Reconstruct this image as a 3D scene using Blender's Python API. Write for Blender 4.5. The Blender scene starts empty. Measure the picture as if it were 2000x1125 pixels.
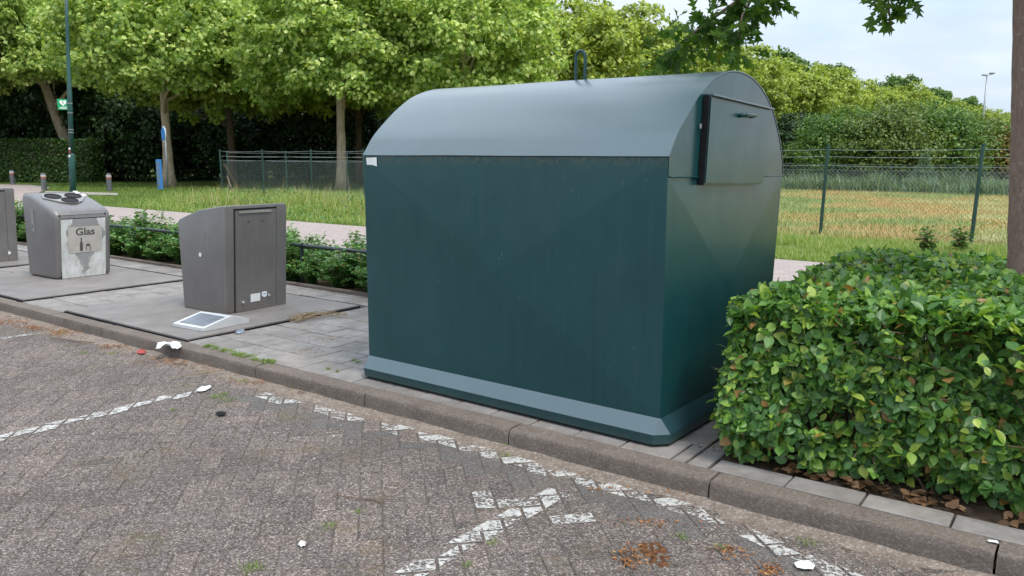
import bpy, math, random
import numpy as np
from mathutils import Vector, Matrix
random.seed(7)
RNG = np.random.default_rng(11)
S = bpy.context.scene
COL = S.collection
RAD = math.radians

# ------------------------------------------------------------------ camera
F_PX, PITCH, ROLL, EYE = 1575.0, RAD(9.26), RAD(0.28), 1.55
cam = bpy.data.cameras.new("camera")
cam.sensor_width = 36.0
cam.lens = F_PX / 2000.0 * 36.0
cam.clip_end = 3000.0
cam_o = bpy.data.objects.new("camera", cam)
COL.objects.link(cam_o)
FW = np.array([0, math.cos(PITCH), -math.sin(PITCH)])
UP0 = np.array([0, math.sin(PITCH), math.cos(PITCH)])
RT0 = np.array([1.0, 0, 0])
RT = math.cos(ROLL) * RT0 + math.sin(ROLL) * UP0
UP = -math.sin(ROLL) * RT0 + math.cos(ROLL) * UP0
m = Matrix(((RT[0], UP[0], -FW[0], 0), (RT[1], UP[1], -FW[1], 0), (RT[2], UP[2], -FW[2], EYE), (0, 0, 0, 1)))
cam_o.matrix_world = m
S.camera = cam_o

# ------------------------------------------------------------------ sky, sun, exposure
SUN_EL, SUN_AZ = RAD(60), RAD(140)      # azimuth clockwise from +Y
world = bpy.data.worlds.new("World")
S.world = world
world.use_nodes = True
wn, wl = world.node_tree.nodes, world.node_tree.links
wn.clear()
w_out = wn.new("ShaderNodeOutputWorld")
w_bg = wn.new("ShaderNodeBackground")
w_bg.inputs["Strength"].default_value = 0.1
w_sky = wn.new("ShaderNodeTexSky")
w_sky.sky_type = "NISHITA"
w_sky.sun_disc = False
w_sky.sun_elevation = SUN_EL
w_sky.sun_rotation = SUN_AZ
w_sky.dust_density = 2.0
w_sky.air_density = 1.0
w_tc = wn.new("ShaderNodeTexCoord")
w_map = wn.new("ShaderNodeMapping")
w_map.inputs["Scale"].default_value = (1.6, 1.6, 6.5)
w_map.inputs["Rotation"].default_value = (0.08, 0.05, 0.3)
w_noise = wn.new("ShaderNodeTexNoise")
w_noise.inputs["Scale"].default_value = 1.5
w_noise.inputs["Detail"].default_value = 7.0
w_noise.inputs["Roughness"].default_value = 0.52
w_noise.inputs["Distortion"].default_value = 0.35
w_ramp = wn.new("ShaderNodeValToRGB")
w_ramp.color_ramp.elements[0].position = 0.30
w_ramp.color_ramp.elements[0].color = (0.62, 0.62, 0.62, 1)
w_ramp.color_ramp.elements[1].position = 0.62
w_ramp.color_ramp.elements[1].color = (1, 1, 1, 1)
w_noise2 = wn.new("ShaderNodeTexNoise")
w_noise2.inputs["Scale"].default_value = 2.3
w_noise2.inputs["Detail"].default_value = 5.0
w_ramp2 = wn.new("ShaderNodeValToRGB")
w_ramp2.color_ramp.elements[0].position = 0.35
w_ramp2.color_ramp.elements[0].color = (5.4, 6.9, 8.7, 1)
w_ramp2.color_ramp.elements[1].position = 0.66
w_ramp2.color_ramp.elements[1].color = (8.0, 8.4, 8.8, 1)
w_mix = wn.new("ShaderNodeMix")
w_mix.data_type = "RGBA"
wl.new(w_tc.outputs["Generated"], w_map.inputs["Vector"])
wl.new(w_map.outputs[0], w_noise.inputs["Vector"])
wl.new(w_map.outputs[0], w_noise2.inputs["Vector"])
wl.new(w_noise.outputs["Fac"], w_ramp.inputs[0])
wl.new(w_noise2.outputs["Fac"], w_ramp2.inputs[0])
wl.new(w_ramp.outputs[0], w_mix.inputs[0])
wl.new(w_sky.outputs[0], w_mix.inputs[6])
w_sep = wn.new("ShaderNodeSeparateXYZ")
wl.new(w_tc.outputs["Generated"], w_sep.inputs[0])
w_zen = wn.new("ShaderNodeMapRange")          # an overcast sky is brightest overhead
for k_, v_ in (("From Min", 0.22), ("From Max", 0.95), ("To Min", 1.0), ("To Max", 2.1)): w_zen.inputs[k_].default_value = v_
wl.new(w_sep.outputs[2], w_zen.inputs["Value"])
w_mul = wn.new("ShaderNodeVectorMath"); w_mul.operation = "SCALE"
wl.new(w_ramp2.outputs[0], w_mul.inputs[0]); wl.new(w_zen.outputs[0], w_mul.inputs["Scale"])
wl.new(w_mul.outputs[0], w_mix.inputs[7])
wl.new(w_mix.outputs[2], w_bg.inputs["Color"])
wl.new(w_bg.outputs[0], w_out.inputs[0])

sun = bpy.data.lights.new("sun", "SUN")
sun.energy = 2.6
sun.angle = RAD(20)
sun.color = (1.0, 0.95, 0.87)
sun_o = bpy.data.objects.new("sun", sun)
sd = Vector((math.sin(SUN_AZ) * math.cos(SUN_EL), math.cos(SUN_AZ) * math.cos(SUN_EL), math.sin(SUN_EL)))
sun_o.rotation_euler = sd.to_track_quat("Z", "Y").to_euler()
COL.objects.link(sun_o)

S.view_settings.view_transform = "Standard"
S.view_settings.look = "None"
S.view_settings.exposure = 0.36
S.view_settings.gamma = 1.0
S.cycles.max_bounces = 8
S.cycles.transparent_max_bounces = 16

# ------------------------------------------------------------------ places
def ray(x, y):
    return FW + RT * (x - 1000) / F_PX + UP * (562.5 - y) / F_PX
def gp(x, y, z=0.0):
    d = ray(x, y)
    return np.array([0, 0, EYE]) + d * ((z - EYE) / d[2])
def at(x, y, Y):
    d = ray(x, y)
    return np.array([0, 0, EYE]) + d * (Y / d[1])
KA = RAD(-36.3)                      # the kerb's direction
E_ = np.array([math.cos(KA), math.sin(KA), 0])
N_ = np.array([-math.sin(KA), math.cos(KA), 0])
KD = 3.575
def K(s, t, z=0.0):                  # s along the kerb, t behind it
    return E_ * s + N_ * (t + KD) + np.array([0, 0, z])
def ST(p):
    return float(p[0] * E_[0] + p[1] * E_[1]), float(p[0] * N_[0] + p[1] * N_[1]) - KD

# ------------------------------------------------------------------ materials
class NT:
    def __init__(self, name):
        self.m = bpy.data.materials.new(name)
        self.m.use_nodes = True
        self.n, self.l = self.m.node_tree.nodes, self.m.node_tree.links
        self.n.clear()
        self.out = self.n.new("ShaderNodeOutputMaterial")
    def node(self, t, **kw):
        o = self.n.new(t)
        for k, v in kw.items():
            if hasattr(o, k):
                setattr(o, k, v)
        return o
    def link(self, a, b):
        self.l.new(a, b)
    def put(self, sock, v):
        if isinstance(v, bpy.types.NodeSocket):
            self.l.new(v, sock)
        else:
            sock.default_value = v
    def coord(self, which="Object", scale=(1, 1, 1), rot=(0, 0, 0)):
        if which == "World":
            o = self.node("ShaderNodeNewGeometry").outputs["Position"]
        else:
            o = self.node("ShaderNodeTexCoord").outputs[which]
        mp = self.node("ShaderNodeMapping")
        mp.inputs["Scale"].default_value = scale
        mp.inputs["Rotation"].default_value = rot
        self.link(o, mp.inputs["Vector"])
        return mp.outputs[0]
    def noise(self, vec, scale, detail=4, rough=0.55, dist=0.0):
        o = self.node("ShaderNodeTexNoise")
        self.link(vec, o.inputs["Vector"])
        o.inputs["Scale"].default_value = scale
        o.inputs["Detail"].default_value = detail
        o.inputs["Roughness"].default_value = rough
        o.inputs["Distortion"].default_value = dist
        return o.outputs["Fac"]
    def voro(self, vec, scale, out="Distance", feature="F1"):
        o = self.node("ShaderNodeTexVoronoi")
        o.feature = feature
        self.link(vec, o.inputs["Vector"])
        o.inputs["Scale"].default_value = scale
        return o.outputs[out]
    def ramp(self, fac, stops, interp="LINEAR"):
        o = self.node("ShaderNodeValToRGB")
        r = o.color_ramp
        r.interpolation = interp
        while len(r.elements) < len(stops):
            r.elements.new(0.5)
        for e, (p, c) in zip(r.elements, stops):
            e.position = p
            if not isinstance(c, (tuple, list)):
                c = (c, c, c)
            e.color = (c[0], c[1], c[2], 1)
        self.link(fac, o.inputs[0])
        return o.outputs[0]
    def mix(self, fac, a, b, blend="MIX"):
        o = self.node("ShaderNodeMix")
        o.data_type = "RGBA"
        o.blend_type = blend
        self.put(o.inputs[0], fac)
        for s, v in ((o.inputs[6], a), (o.inputs[7], b)):
            if isinstance(v, (tuple, list)):
                v = (v[0], v[1], v[2], 1)
            self.put(s, v)
        return o.outputs[2]
    def math(self, op, a, b=0.0, c=0.0, clamp=False):
        o = self.node("ShaderNodeMath")
        o.operation = op
        o.use_clamp = clamp
        self.put(o.inputs[0], a)
        self.put(o.inputs[1], b)
        self.put(o.inputs[2], c)
        return o.outputs[0]
    def sep(self, vec):
        o = self.node("ShaderNodeSeparateXYZ")
        self.link(vec, o.inputs[0])
        return o.outputs
    def rnd(self):
        return self.node("ShaderNodeNewGeometry").outputs["Random Per Island"]
    def bump(self, h, strength=0.3, dist=0.01):
        o = self.node("ShaderNodeBump")
        o.inputs["Strength"].default_value = strength
        o.inputs["Distance"].default_value = dist
        self.link(h, o.inputs["Height"])
        return o.outputs[0]
    def bsdf(self, color, rough=0.6, metal=0.0, spec=0.5, normal=None, coat=0.0, coat_rough=0.1, alpha=None):
        b = self.node("ShaderNodeBsdfPrincipled")
        if isinstance(color, (tuple, list)):
            color = (color[0], color[1], color[2], 1)
        self.put(b.inputs["Base Color"], color)
        self.put(b.inputs["Roughness"], rough)
        self.put(b.inputs["Metallic"], metal)
        self.put(b.inputs["Specular IOR Level"], spec)
        self.put(b.inputs["Coat Weight"], coat)
        self.put(b.inputs["Coat Roughness"], coat_rough)
        if normal is not None:
            self.link(normal, b.inputs["Normal"])
        if alpha is not None:
            self.put(b.inputs["Alpha"], alpha)
        return b.outputs[0]
    def done(self, shader):
        self.link(shader, self.out.inputs["Surface"])
        return self.m

def plain(name, color, rough=0.6, metal=0.0, var=0.25, scale=6.0, spec=0.5, bump=0.0):
    t = NT(name)
    v = t.coord("Object")
    n = t.noise(v, scale, 5, 0.6)
    lo = tuple(c * (1 - var) for c in color)
    hi = tuple(min(1, c * (1 + var)) for c in color)
    c = t.ramp(n, [(0.3, lo), (0.7, hi)])
    nm = t.bump(t.noise(v, scale * 8, 4), bump, 0.004) if bump else None
    r = t.math("ADD", rough - 0.08, t.math("MULTIPLY", t.noise(v, scale * 2.3, 3), 0.16))
    return t.done(t.bsdf(c, r, metal, spec, nm))

def leafmat(name, stops, rough=0.5, trans=0.35, tcol=(1.25, 1.3, 0.6), veins=False, spec=0.4):
    t = NT(name)
    r = t.rnd()
    c = t.ramp(r, stops)
    nm = None
    if veins:
        uv = t.node("ShaderNodeUVMap").outputs[0]
        sx = t.sep(uv)
        a = t.math("ABSOLUTE", sx[1])
        w = t.math("SINE", t.math("MULTIPLY", t.math("SUBTRACT", sx[0], t.math("MULTIPLY", a, 0.9)), 44.0))
        nm = t.bump(w, 0.35, 0.002)
        mid = t.math("LESS_THAN", a, 0.022)
        c = t.mix(t.math("MULTIPLY", mid, 0.45), c, (0.24, 0.36, 0.10))
        c = t.mix(t.math("MULTIPLY", t.noise(t.coord("World"), 70, 3), 0.28), c, (0.16, 0.22, 0.05))
    b = t.bsdf(c, rough, 0, spec, nm)
    tr = t.node("ShaderNodeBsdfTranslucent")
    t.link(t.mix(1.0, c, tcol, "MULTIPLY"), tr.inputs[0])
    mx = t.node("ShaderNodeMixShader")
    mx.inputs[0].default_value = trans
    t.link(b, mx.inputs[1])
    t.link(tr.outputs[0], mx.inputs[2])
    return t.done(mx.outputs[0])

M = {}

def green_paint(name, streaks=True, coat=0.22, ior=1.45):
    t = NT(name)
    v = t.coord("Object")
    sx = t.sep(v)
    c = t.ramp(t.noise(v, 1.6, 4, 0.6), [(0.3, (0.0035, 0.043, 0.049)), (0.7, (0.0065, 0.059, 0.066))])
    if not streaks:   # lighter, bluer roof sheet: sky sheen painted into the colour
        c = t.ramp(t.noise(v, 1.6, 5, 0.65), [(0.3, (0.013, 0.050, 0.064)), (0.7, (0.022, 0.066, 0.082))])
    if streaks:
        vs = t.coord("Object", (60, 60, 1.3))
        st = t.ramp(t.noise(vs, 1.0, 4, 0.6), [(0.40, 0.0), (0.75, 1.0)])
        c = t.mix(t.math("MULTIPLY", st, 0.42), c, (0.022, 0.066, 0.070))
        du = t.ramp(t.noise(v, 1.1, 6, 0.65), [(0.50, 0), (0.72, 1)])
        c = t.mix(t.math("MULTIPLY", du, 0.30), c, (0.040, 0.080, 0.084))
        run = t.ramp(t.noise(t.coord("Object", (22, 22, 0.7)), 1.0, 5, 0.65), [(0.60, 0), (0.70, 1)])
        c = t.mix(t.math("MULTIPLY", run, 0.30), c, (0.006, 0.022, 0.025))
        # specks and scratches
        sp = t.ramp(t.voro(v, 13), [(0.0, 1.0), (0.035, 1.0), (0.060, 0.0)])
        gate = t.ramp(t.noise(v, 3.3, 3), [(0.52, 0.0), (0.60, 1.0)])
        c = t.mix(t.math("MULTIPLY", t.math("MULTIPLY", sp, gate), 0.55), c, (0.24, 0.30, 0.29))
        vz = t.coord("Object", (26, 26, 5), (0.25, 0.2, 0.3))
        sc = t.ramp(t.voro(vz, 1.0), [(0.0, 1.0), (0.075, 0.0)])
        g2 = t.ramp(t.noise(v, 3.1, 2), [(0.50, 0.0), (0.58, 1.0)])
        c = t.mix(t.math("MULTIPLY", t.math("MULTIPLY", sc, g2), 0.65), c, (0.26, 0.33, 0.32))
        # dirt band hanging below the eave
        zz = sx[2]
        mr = t.node("ShaderNodeMapRange")
        mr.inputs["From Min"].default_value = 1.535
        mr.inputs["From Max"].default_value = 1.60
        t.link(t.math("ADD", zz, t.math("MULTIPLY", t.noise(t.coord("Object", (17, 17, 6)), 1.0, 6, 0.75), 0.10)), mr.inputs["Value"])
        pat = t.ramp(t.noise(v, 30, 5, 0.75), [(0.46, 0.0), (0.62, 1.0)])
        fr = t.math("MULTIPLY", t.math("LESS_THAN", sx[1], 0.03), t.math("MULTIPLY", mr.outputs[0], pat))
        c = t.mix(t.math("MULTIPLY", fr, 0.75), c, (0.13, 0.10, 0.065))
        # splashed dirt near the ground
        mr2 = t.node("ShaderNodeMapRange")
        mr2.inputs["From Min"].default_value = 0.13
        mr2.inputs["From Max"].default_value = 0.0
        t.link(zz, mr2.inputs["Value"])
        c = t.mix(t.math("MULTIPLY", t.math("MULTIPLY", mr2.outputs[0], t.noise(v, 24, 4, 0.7)), 0.55), c, (0.07, 0.07, 0.055))
    nm = t.bump(t.noise(v, 2.2, 2), 0.10, 0.03)
    r = t.math("ADD", 0.27, t.math("MULTIPLY", t.noise(v, 5, 5, 0.65), 0.20))
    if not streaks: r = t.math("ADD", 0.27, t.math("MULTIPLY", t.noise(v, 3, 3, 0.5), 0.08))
    sh = t.bsdf(c, r, 0, 0.5, nm, coat, 0.20 if streaks else 0.32)
    sh.node.inputs["IOR"].default_value = ior
    return t.done(sh)
M["green"] = green_paint("green_container_paint")
M["green_skylit"] = green_paint("green_skylit_paint", False, 1.0, 1.78)
M["green_hatch"] = green_paint("green_hatch_paint", True, 0.5, 1.5)
M["green_end"] = green_paint("green_end_paint", True, 0.6, 1.5)

def steel(name, col=(0.158, 0.148, 0.146), rough=0.45, metal=0.25):
    t = NT(name)
    v = t.coord("Object")
    c = t.ramp(t.noise(v, 2.6, 6, 0.65), [(0.3, tuple(x * 0.82 for x in col)), (0.7, tuple(x * 1.15 for x in col))])
    st = t.ramp(t.noise(t.coord("Object", (34, 34, 1.6)), 1.0, 4), [(0.5, 0.0), (0.75, 1.0)])
    c = t.mix(t.math("MULTIPLY", st, 0.25), c, tuple(x * 1.5 for x in col))
    sm = t.ramp(t.noise(v, 5.5, 5, 0.7), [(0.60, 0.0), (0.72, 1.0)])
    c = t.mix(t.math("MULTIPLY", sm, 0.45), c, tuple(x * 0.42 for x in col))
    lowz = t.node("ShaderNodeMapRange"); lowz.inputs["From Min"].default_value = 0.16; lowz.inputs["From Max"].default_value = 0.0
    t.link(t.sep(v)[2], lowz.inputs["Value"])
    c = t.mix(t.math("MULTIPLY", t.math("MULTIPLY", lowz.outputs[0], t.noise(v, 14, 5, 0.7)), 0.7), c, (0.20, 0.17, 0.14))
    r = t.math("ADD", rough - 0.1, t.math("MULTIPLY", t.noise(v, 7, 4), 0.22))
    return t.done(t.bsdf(c, r, metal, 0.6, t.bump(t.noise(v, 1.7, 2), 0.06, 0.03), 0.5, 0.3))
M["steel"] = steel("grey_painted_steel")
M["steel_light"] = steel("pale_grey_steel", (0.25, 0.25, 0.25))
M["alu"] = plain("aluminium", (0.66, 0.67, 0.68), 0.42, 0.35, 0.12)
M["chrome"] = plain("bright_metal", (0.60, 0.60, 0.60), 0.25, 0.9, 0.1)
M["black"] = plain("black_rubber", (0.006, 0.006, 0.008), 0.75, 0, 0.25, 6, 0.25)
M["dark_hole"] = plain("dark_inside", (0.006, 0.006, 0.006), 0.8)
M["white"] = plain("white_sticker", (0.74, 0.75, 0.74), 0.5, 0, 0.06, 20)
M["paper"] = plain("white_litter", (0.60, 0.60, 0.59), 0.55, 0, 0.05, 20)
M["red"] = plain("red_litter", (0.34, 0.045, 0.04), 0.6, 0, 0.2, 40)
M["post_green"] = plain("green_post_paint", (0.016, 0.070, 0.062), 0.42, 0, 0.25, 4)
M["fence_green"] = plain("fence_green", (0.020, 0.060, 0.048), 0.5, 0.1, 0.25, 3)
M["wire"] = plain("galvanised_wire", (0.26, 0.31, 0.30), 0.45, 0.4, 0.2)
M["rail"] = plain("rail_paint", (0.012, 0.022, 0.024), 0.32, 0, 0.3, 8)
M["blue"] = plain("blue_sign_paint", (0.045, 0.24, 0.62), 0.4, 0, 0.08)
M["pole_grey"] = plain("grey_pole", (0.25, 0.27, 0.29), 0.4, 0.4, 0.12)
M["aed_green"] = plain("green_sign_face", (0.01, 0.31, 0.12), 0.4, 0, 0.06)
M["aed_white"] = plain("white_sign_mark", (0.8, 0.82, 0.8), 0.45, 0, 0.03)
M["bollard"] = plain("dark_grey_bollard", (0.075, 0.078, 0.085), 0.55, 0, 0.3, 8)
M["band_white"] = plain("dull_white_band", (0.42, 0.41, 0.40), 0.5)
M["band_red"] = plain("red_band", (0.26, 0.085, 0.055), 0.5)
M["glass_dark"] = plain("dusty_grey_panel", (0.16, 0.18, 0.21), 0.30, 0, 0.25, 9)
M["sign_text"] = plain("dark_grey_lettering", (0.07, 0.065, 0.06), 0.6, 0, 0.3, 60)
M["straw"] = plain("dry_straw", (0.24, 0.18, 0.11), 0.8, 0, 0.3, 30)
M["twig"] = plain("brown_twig", (0.13, 0.08, 0.05), 0.8, 0, 0.3, 30)
M["foil"] = plain("crumpled_foil", (0.30, 0.33, 0.40), 0.3, 0.6, 0.4, 60)
M["pink"] = plain("pink_paper", (0.75, 0.30, 0.42), 0.6)

def plate_mat():
    t = NT("faded_sign_plate")
    v = t.coord("Object")
    c = t.ramp(t.noise(v, 7, 5, 0.7), [(0.3, (0.33, 0.31, 0.28)), (0.7, (0.46, 0.44, 0.41))])
    return t.done(t.bsdf(c, 0.5))
M["plate"] = plate_mat()

def peel_mat():
    t = NT("peeling_white_front")
    v = t.coord("Object")
    sx = t.sep(v)
    white = t.ramp(t.noise(v, 6, 5, 0.7), [(0.3, (0.42, 0.43, 0.42)), (0.7, (0.62, 0.63, 0.62))])
    drip = t.ramp(t.noise(t.coord("Object", (22, 22, 1.6)), 1.0, 4, 0.6), [(0.48, 0.0), (0.72, 1.0)])
    white = t.mix(t.math("MULTIPLY", drip, 0.45), white, (0.26, 0.24, 0.21))
    base = t.ramp(t.noise(v, 5, 4), [(0.3, (0.20, 0.20, 0.20)), (0.7, (0.30, 0.30, 0.30))])
    a = t.math("ABSOLUTE", t.math("SUBTRACT", sx[1], 0.355))
    edge = t.math("ADD", t.math("MULTIPLY", a, 1.1), t.math("MULTIPLY", t.noise(v, 6.5, 5, 0.6), 0.34))
    zf = t.math("ABSOLUTE", t.math("SUBTRACT", sx[2], 0.56))
    zf = t.math("MULTIPLY", t.math("SUBTRACT", 0.36, zf), 0.55)
    k = t.ramp(t.math("SUBTRACT", edge, zf), [(0.235, 0.0), (0.25, 1.0)])
    c = t.mix(k, base, white)
    rust = t.math("MULTIPLY", t.ramp(t.noise(v, 10, 4, 0.7), [(0.55, 0.0), (0.75, 1.0)]), 0.35)
    c = t.mix(rust, c, (0.17, 0.12, 0.08))
    return t.done(t.bsdf(c, 0.5))
M["peel"] = peel_mat()

def slab_mat():
    t = NT("steel_platform_surface")
    v = t.coord("Object")
    c = t.ramp(t.noise(v, 2.2, 7, 0.7), [(0.28, (0.145, 0.128, 0.120)), (0.72, (0.25, 0.228, 0.216))])
    c = t.mix(t.math("MULTIPLY", t.ramp(t.noise(v, 9, 5, 0.7), [(0.58, 0), (0.75, 1)]), 0.4), c, (0.24, 0.22, 0.20))
    return t.done(t.bsdf(c, 0.6, 0.1, 0.4, t.bump(t.noise(v, 60, 4), 0.25, 0.004)))
M["slab"] = slab_mat()

def tile_mat():
    t = NT("pavement_tile_concrete")
    v = t.coord("World")
    r = t.rnd()
    c = t.ramp(r, [(0.0, (0.185, 0.172, 0.167)), (0.5, (0.235, 0.219, 0.212)), (1.0, (0.285, 0.266, 0.256))])
    n = t.noise(v, 5, 6, 0.7)
    c = t.mix(t.math("MULTIPLY", t.ramp(n, [(0.40, 0), (0.64, 1)]), 0.72), c, (0.095, 0.083, 0.072))
    c = t.mix(t.math("MULTIPLY", t.noise(v, 160, 2), 0.35), c, (0.30, 0.28, 0.26))
    c = t.mix(t.math("MULTIPLY", t.ramp(t.noise(v, 2.2, 5, .65), [(0.50, 0), (0.66, 1)]), 0.35), c, (0.25, 0.20, 0.155))
    return t.done(t.bsdf(c, 0.75, 0, 0.35, t.bump(t.noise(v, 120, 3), 0.25, 0.003)))
M["tile"] = tile_mat()

def kerb_mat():
    t = NT("kerb_concrete")
    v = t.coord("World")
    c = t.ramp(t.noise(v, 3.0, 7, 0.7), [(0.28, (0.100, 0.074, 0.058)), (0.72, (0.195, 0.153, 0.124))])
    ag = t.voro(v, 120, "Color")
    c = t.mix(0.22, c, t.ramp(t.sep(ag)[0], [(0.0, 0.04), (0.7, 0.15), (1.0, 0.36)]))
    mo = t.ramp(t.noise(v, 6.0, 5, 0.7), [(0.58, 0), (0.70, 1)])
    c = t.mix(t.math("MULTIPLY", mo, 0.45), c, (0.10, 0.085, 0.065))
    return t.done(t.bsdf(c, 0.85, 0, 0.25, t.bump(t.noise(v, 70, 6, 0.75), 0.8, 0.006)))
M["kerb"] = kerb_mat()

def road_mat(name, smooth=False):
    t = NT(name)
    v = t.coord("World")
    r = t.rnd()
    ag = t.sep(t.voro(v, 135, "Color"))
    ag2 = t.sep(t.voro(v, 210, "Color"))
    if smooth:
        c = t.ramp(r, [(0, (0.080, 0.078, 0.078)), (1, (0.125, 0.122, 0.120))])
        c = t.mix(0.42, c, t.ramp(ag2[0], [(0, 0.02), (0.7, 0.11), (1, 0.34)]))
    else:
        base = t.ramp(r, [(0, (0.078, 0.066, 0.061)), (0.6, (0.118, 0.099, 0.091)), (1, (0.158, 0.134, 0.123))])
        peb = t.ramp(ag[0], [(0.0, (0.022, 0.018, 0.017)), (0.42, (0.075, 0.062, 0.057)), (0.72, (0.17, 0.145, 0.135)), (0.88, (0.32, 0.285, 0.27)), (1.0, (0.55, 0.52, 0.49))])
        peb2 = t.ramp(ag2[1], [(0.0, 0.03), (0.6, 0.13), (1.0, 0.42)])
        c = t.mix(0.66, base, peb)
        c = t.mix(0.30, c, peb2)
        big = t.noise(v, 0.9, 5, 0.6)
        c = t.mix(t.math("MULTIPLY", t.ramp(big, [(0.45, 0), (0.65, 1)]), 0.35), c, (0.055, 0.052, 0.050))
    c = t.mix(1.0, c, t.ramp(t.math("FRACT", t.math("MULTIPLY", r, 7.31)), [(0, (0.88, 0.88, 0.88)), (0.5, (0.99, 0.98, 0.97)), (0.88, (1.06, 1.04, 1.02)), (1, (1.14, 1.09, 1.04))]), "MULTIPLY")
    # sand blown against the kerb, by where it lies
    d = t.node("ShaderNodeVectorMath")
    d.operation = "DOT_PRODUCT"
    t.link(v, d.inputs[0])
    d.inputs[1].default_value = (N_[0], N_[1], 0)
    tt = t.math("SUBTRACT", d.outputs["Value"], KD)
    tn = t.math("ADD", tt, t.math("MULTIPLY", t.noise(v, 3.5, 7, 0.75), 0.55))
    k = t.ramp(tn, [(0.04, 0.0), (0.32, 0.9)])
    k = t.math("MULTIPLY", k, t.ramp(t.noise(v, 24, 5, 0.7), [(0.32, 0.15), (0.55, 1.0)]))
    sand = t.ramp(t.noise(v, 60, 4, 0.7), [(0.3, (0.17, 0.13, 0.10)), (0.7, (0.33, 0.265, 0.21))])
    c = t.mix(k, c, sand)
    mo = t.math("MULTIPLY", t.ramp(t.noise(v, 2.6, 7, 0.75), [(0.54, 0), (0.70, 1)]), 0.48)
    c = t.mix(mo, c, t.ramp(t.noise(v, 17, 4, 0.7), [(0.4, (0.15, 0.10, 0.055)), (0.6, (0.10, 0.10, 0.035))]))
    c = t.mix(1.0, c, (1.08, 1.005, 0.965), "MULTIPLY")
    h = t.math("ADD", t.voro(v, 105), t.math("MULTIPLY", t.noise(v, 300, 2), 0.5))
    return t.done(t.bsdf(c, 0.88, 0, 0.25, t.bump(h, 0.20 if smooth else 0.75, 0.005)))
M["road"] = road_mat("aggregate_road_brick")
M["road_smooth"] = road_mat("smooth_grey_road_brick", True)

def joint_mat():
    t = NT("road_joint_sand")
    v = t.coord("World")
    c = t.ramp(t.noise(v, 22, 6, 0.7), [(0.32, (0.040, 0.032, 0.027)), (0.50, (0.095, 0.075, 0.058)), (0.60, (0.135, 0.080, 0.040)), (0.72, (0.070, 0.075, 0.032))])
    c = t.mix(0.4, c, t.ramp(t.sep(t.voro(v, 150, "Color"))[0], [(0, 0.02), (0.7, 0.14), (1, 0.4)]))
    return t.done(t.bsdf(c, 0.95, 0, 0.1, t.bump(t.noise(v, 200, 3), 0.5, 0.004)))
M["joint"] = joint_mat()

def sand_mat():
    t = NT("gutter_sand")
    v = t.coord("World")
    c = t.ramp(t.noise(v, 9, 7, 0.75), [(0.28, (0.125, 0.092, 0.070)), (0.5, (0.215, 0.165, 0.128)), (0.75, (0.30, 0.235, 0.185))])
    sp = t.sep(t.voro(v, 95, "Color"))
    c = t.mix(0.30, c, t.ramp(sp[0], [(0, 0.05), (0.7, 0.18), (1, 0.5)]))
    return t.done(t.bsdf(c, 0.95, 0, 0.1, t.bump(t.noise(v, 150, 4, 0.7), 0.6, 0.006)))
M["sand"] = sand_mat()

def paint_mat(name, cut):
    t = NT(name)
    v = t.coord("World")
    n = t.math("ADD", t.math("MULTIPLY", t.noise(v, 55, 5, 0.7), 0.75), t.math("MULTIPLY", t.noise(v, 9, 3), 0.25))
    a = t.ramp(n, [(cut, 0.0), (cut + 0.035, 1.0)])
    c = t.ramp(t.noise(v, 30, 4), [(0.3, (0.33, 0.32, 0.305)), (0.7, (0.52, 0.51, 0.49))])
    return t.done(t.bsdf(c, 0.7, 0, 0.3, None, 0, 0.1, a))
M["road_paint"] = paint_mat("worn_white_road_paint", 0.445)
M["road_paint_thin"] = paint_mat("thin_white_road_paint", 0.485)

def moss_mat():
    t = NT("orange_moss_debris")
    v = t.coord("World")
    c = t.ramp(t.noise(v, 40, 6, 0.75), [(0.36, (0.045, 0.025, 0.018)), (0.52, (0.13, 0.058, 0.026)), (0.68, (0.26, 0.13, 0.055))])
    return t.done(t.bsdf(c, 0.9, 0, 0.1, t.bump(t.noise(v, 120, 4), 0.8, 0.01)))
M["moss"] = moss_mat()

def soil_mat():
    t = NT("hedge_bed_soil")
    v = t.coord("World")
    c = t.ramp(t.noise(v, 14, 6, 0.75), [(0.3, (0.035, 0.025, 0.018)), (0.55, (0.085, 0.06, 0.042)), (0.75, (0.15, 0.11, 0.08))])
    return t.done(t.bsdf(c, 0.95, 0, 0.1, t.bump(t.noise(v, 60, 5), 0.9, 0.02)))
M["soil"] = soil_mat()

def path_mat():
    t = NT("pink_brick_path")
    v = t.coord("World", (1, 1, 1), (0, 0, -KA))
    b = t.node("ShaderNodeTexBrick")
    t.link(v, b.inputs["Vector"])
    b.inputs["Scale"].default_value = 1.0
    b.inputs["Brick Width"].default_value = 0.22
    b.inputs["Row Height"].default_value = 0.11
    b.inputs["Mortar Size"].default_value = 0.006
    b.inputs["Color1"].default_value = (0.300, 0.235, 0.215, 1)
    b.inputs["Color2"].default_value = (0.365, 0.300, 0.285, 1)
    b.inputs["Mortar"].default_value = (0.16, 0.13, 0.115, 1)
    n = t.noise(v, 1.3, 6, 0.65)
    c = t.mix(t.math("MULTIPLY", t.ramp(n, [(0.4, 0), (0.7, 1)]), 0.45), b.outputs[0], (0.28, 0.25, 0.235))
    c = t.mix(t.math("MULTIPLY", t.noise(v, 40, 3), 0.3), c, (0.38, 0.34, 0.32))
    return t.done(t.bsdf(c, 0.8, 0, 0.3))
M["path"] = path_mat()

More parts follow.
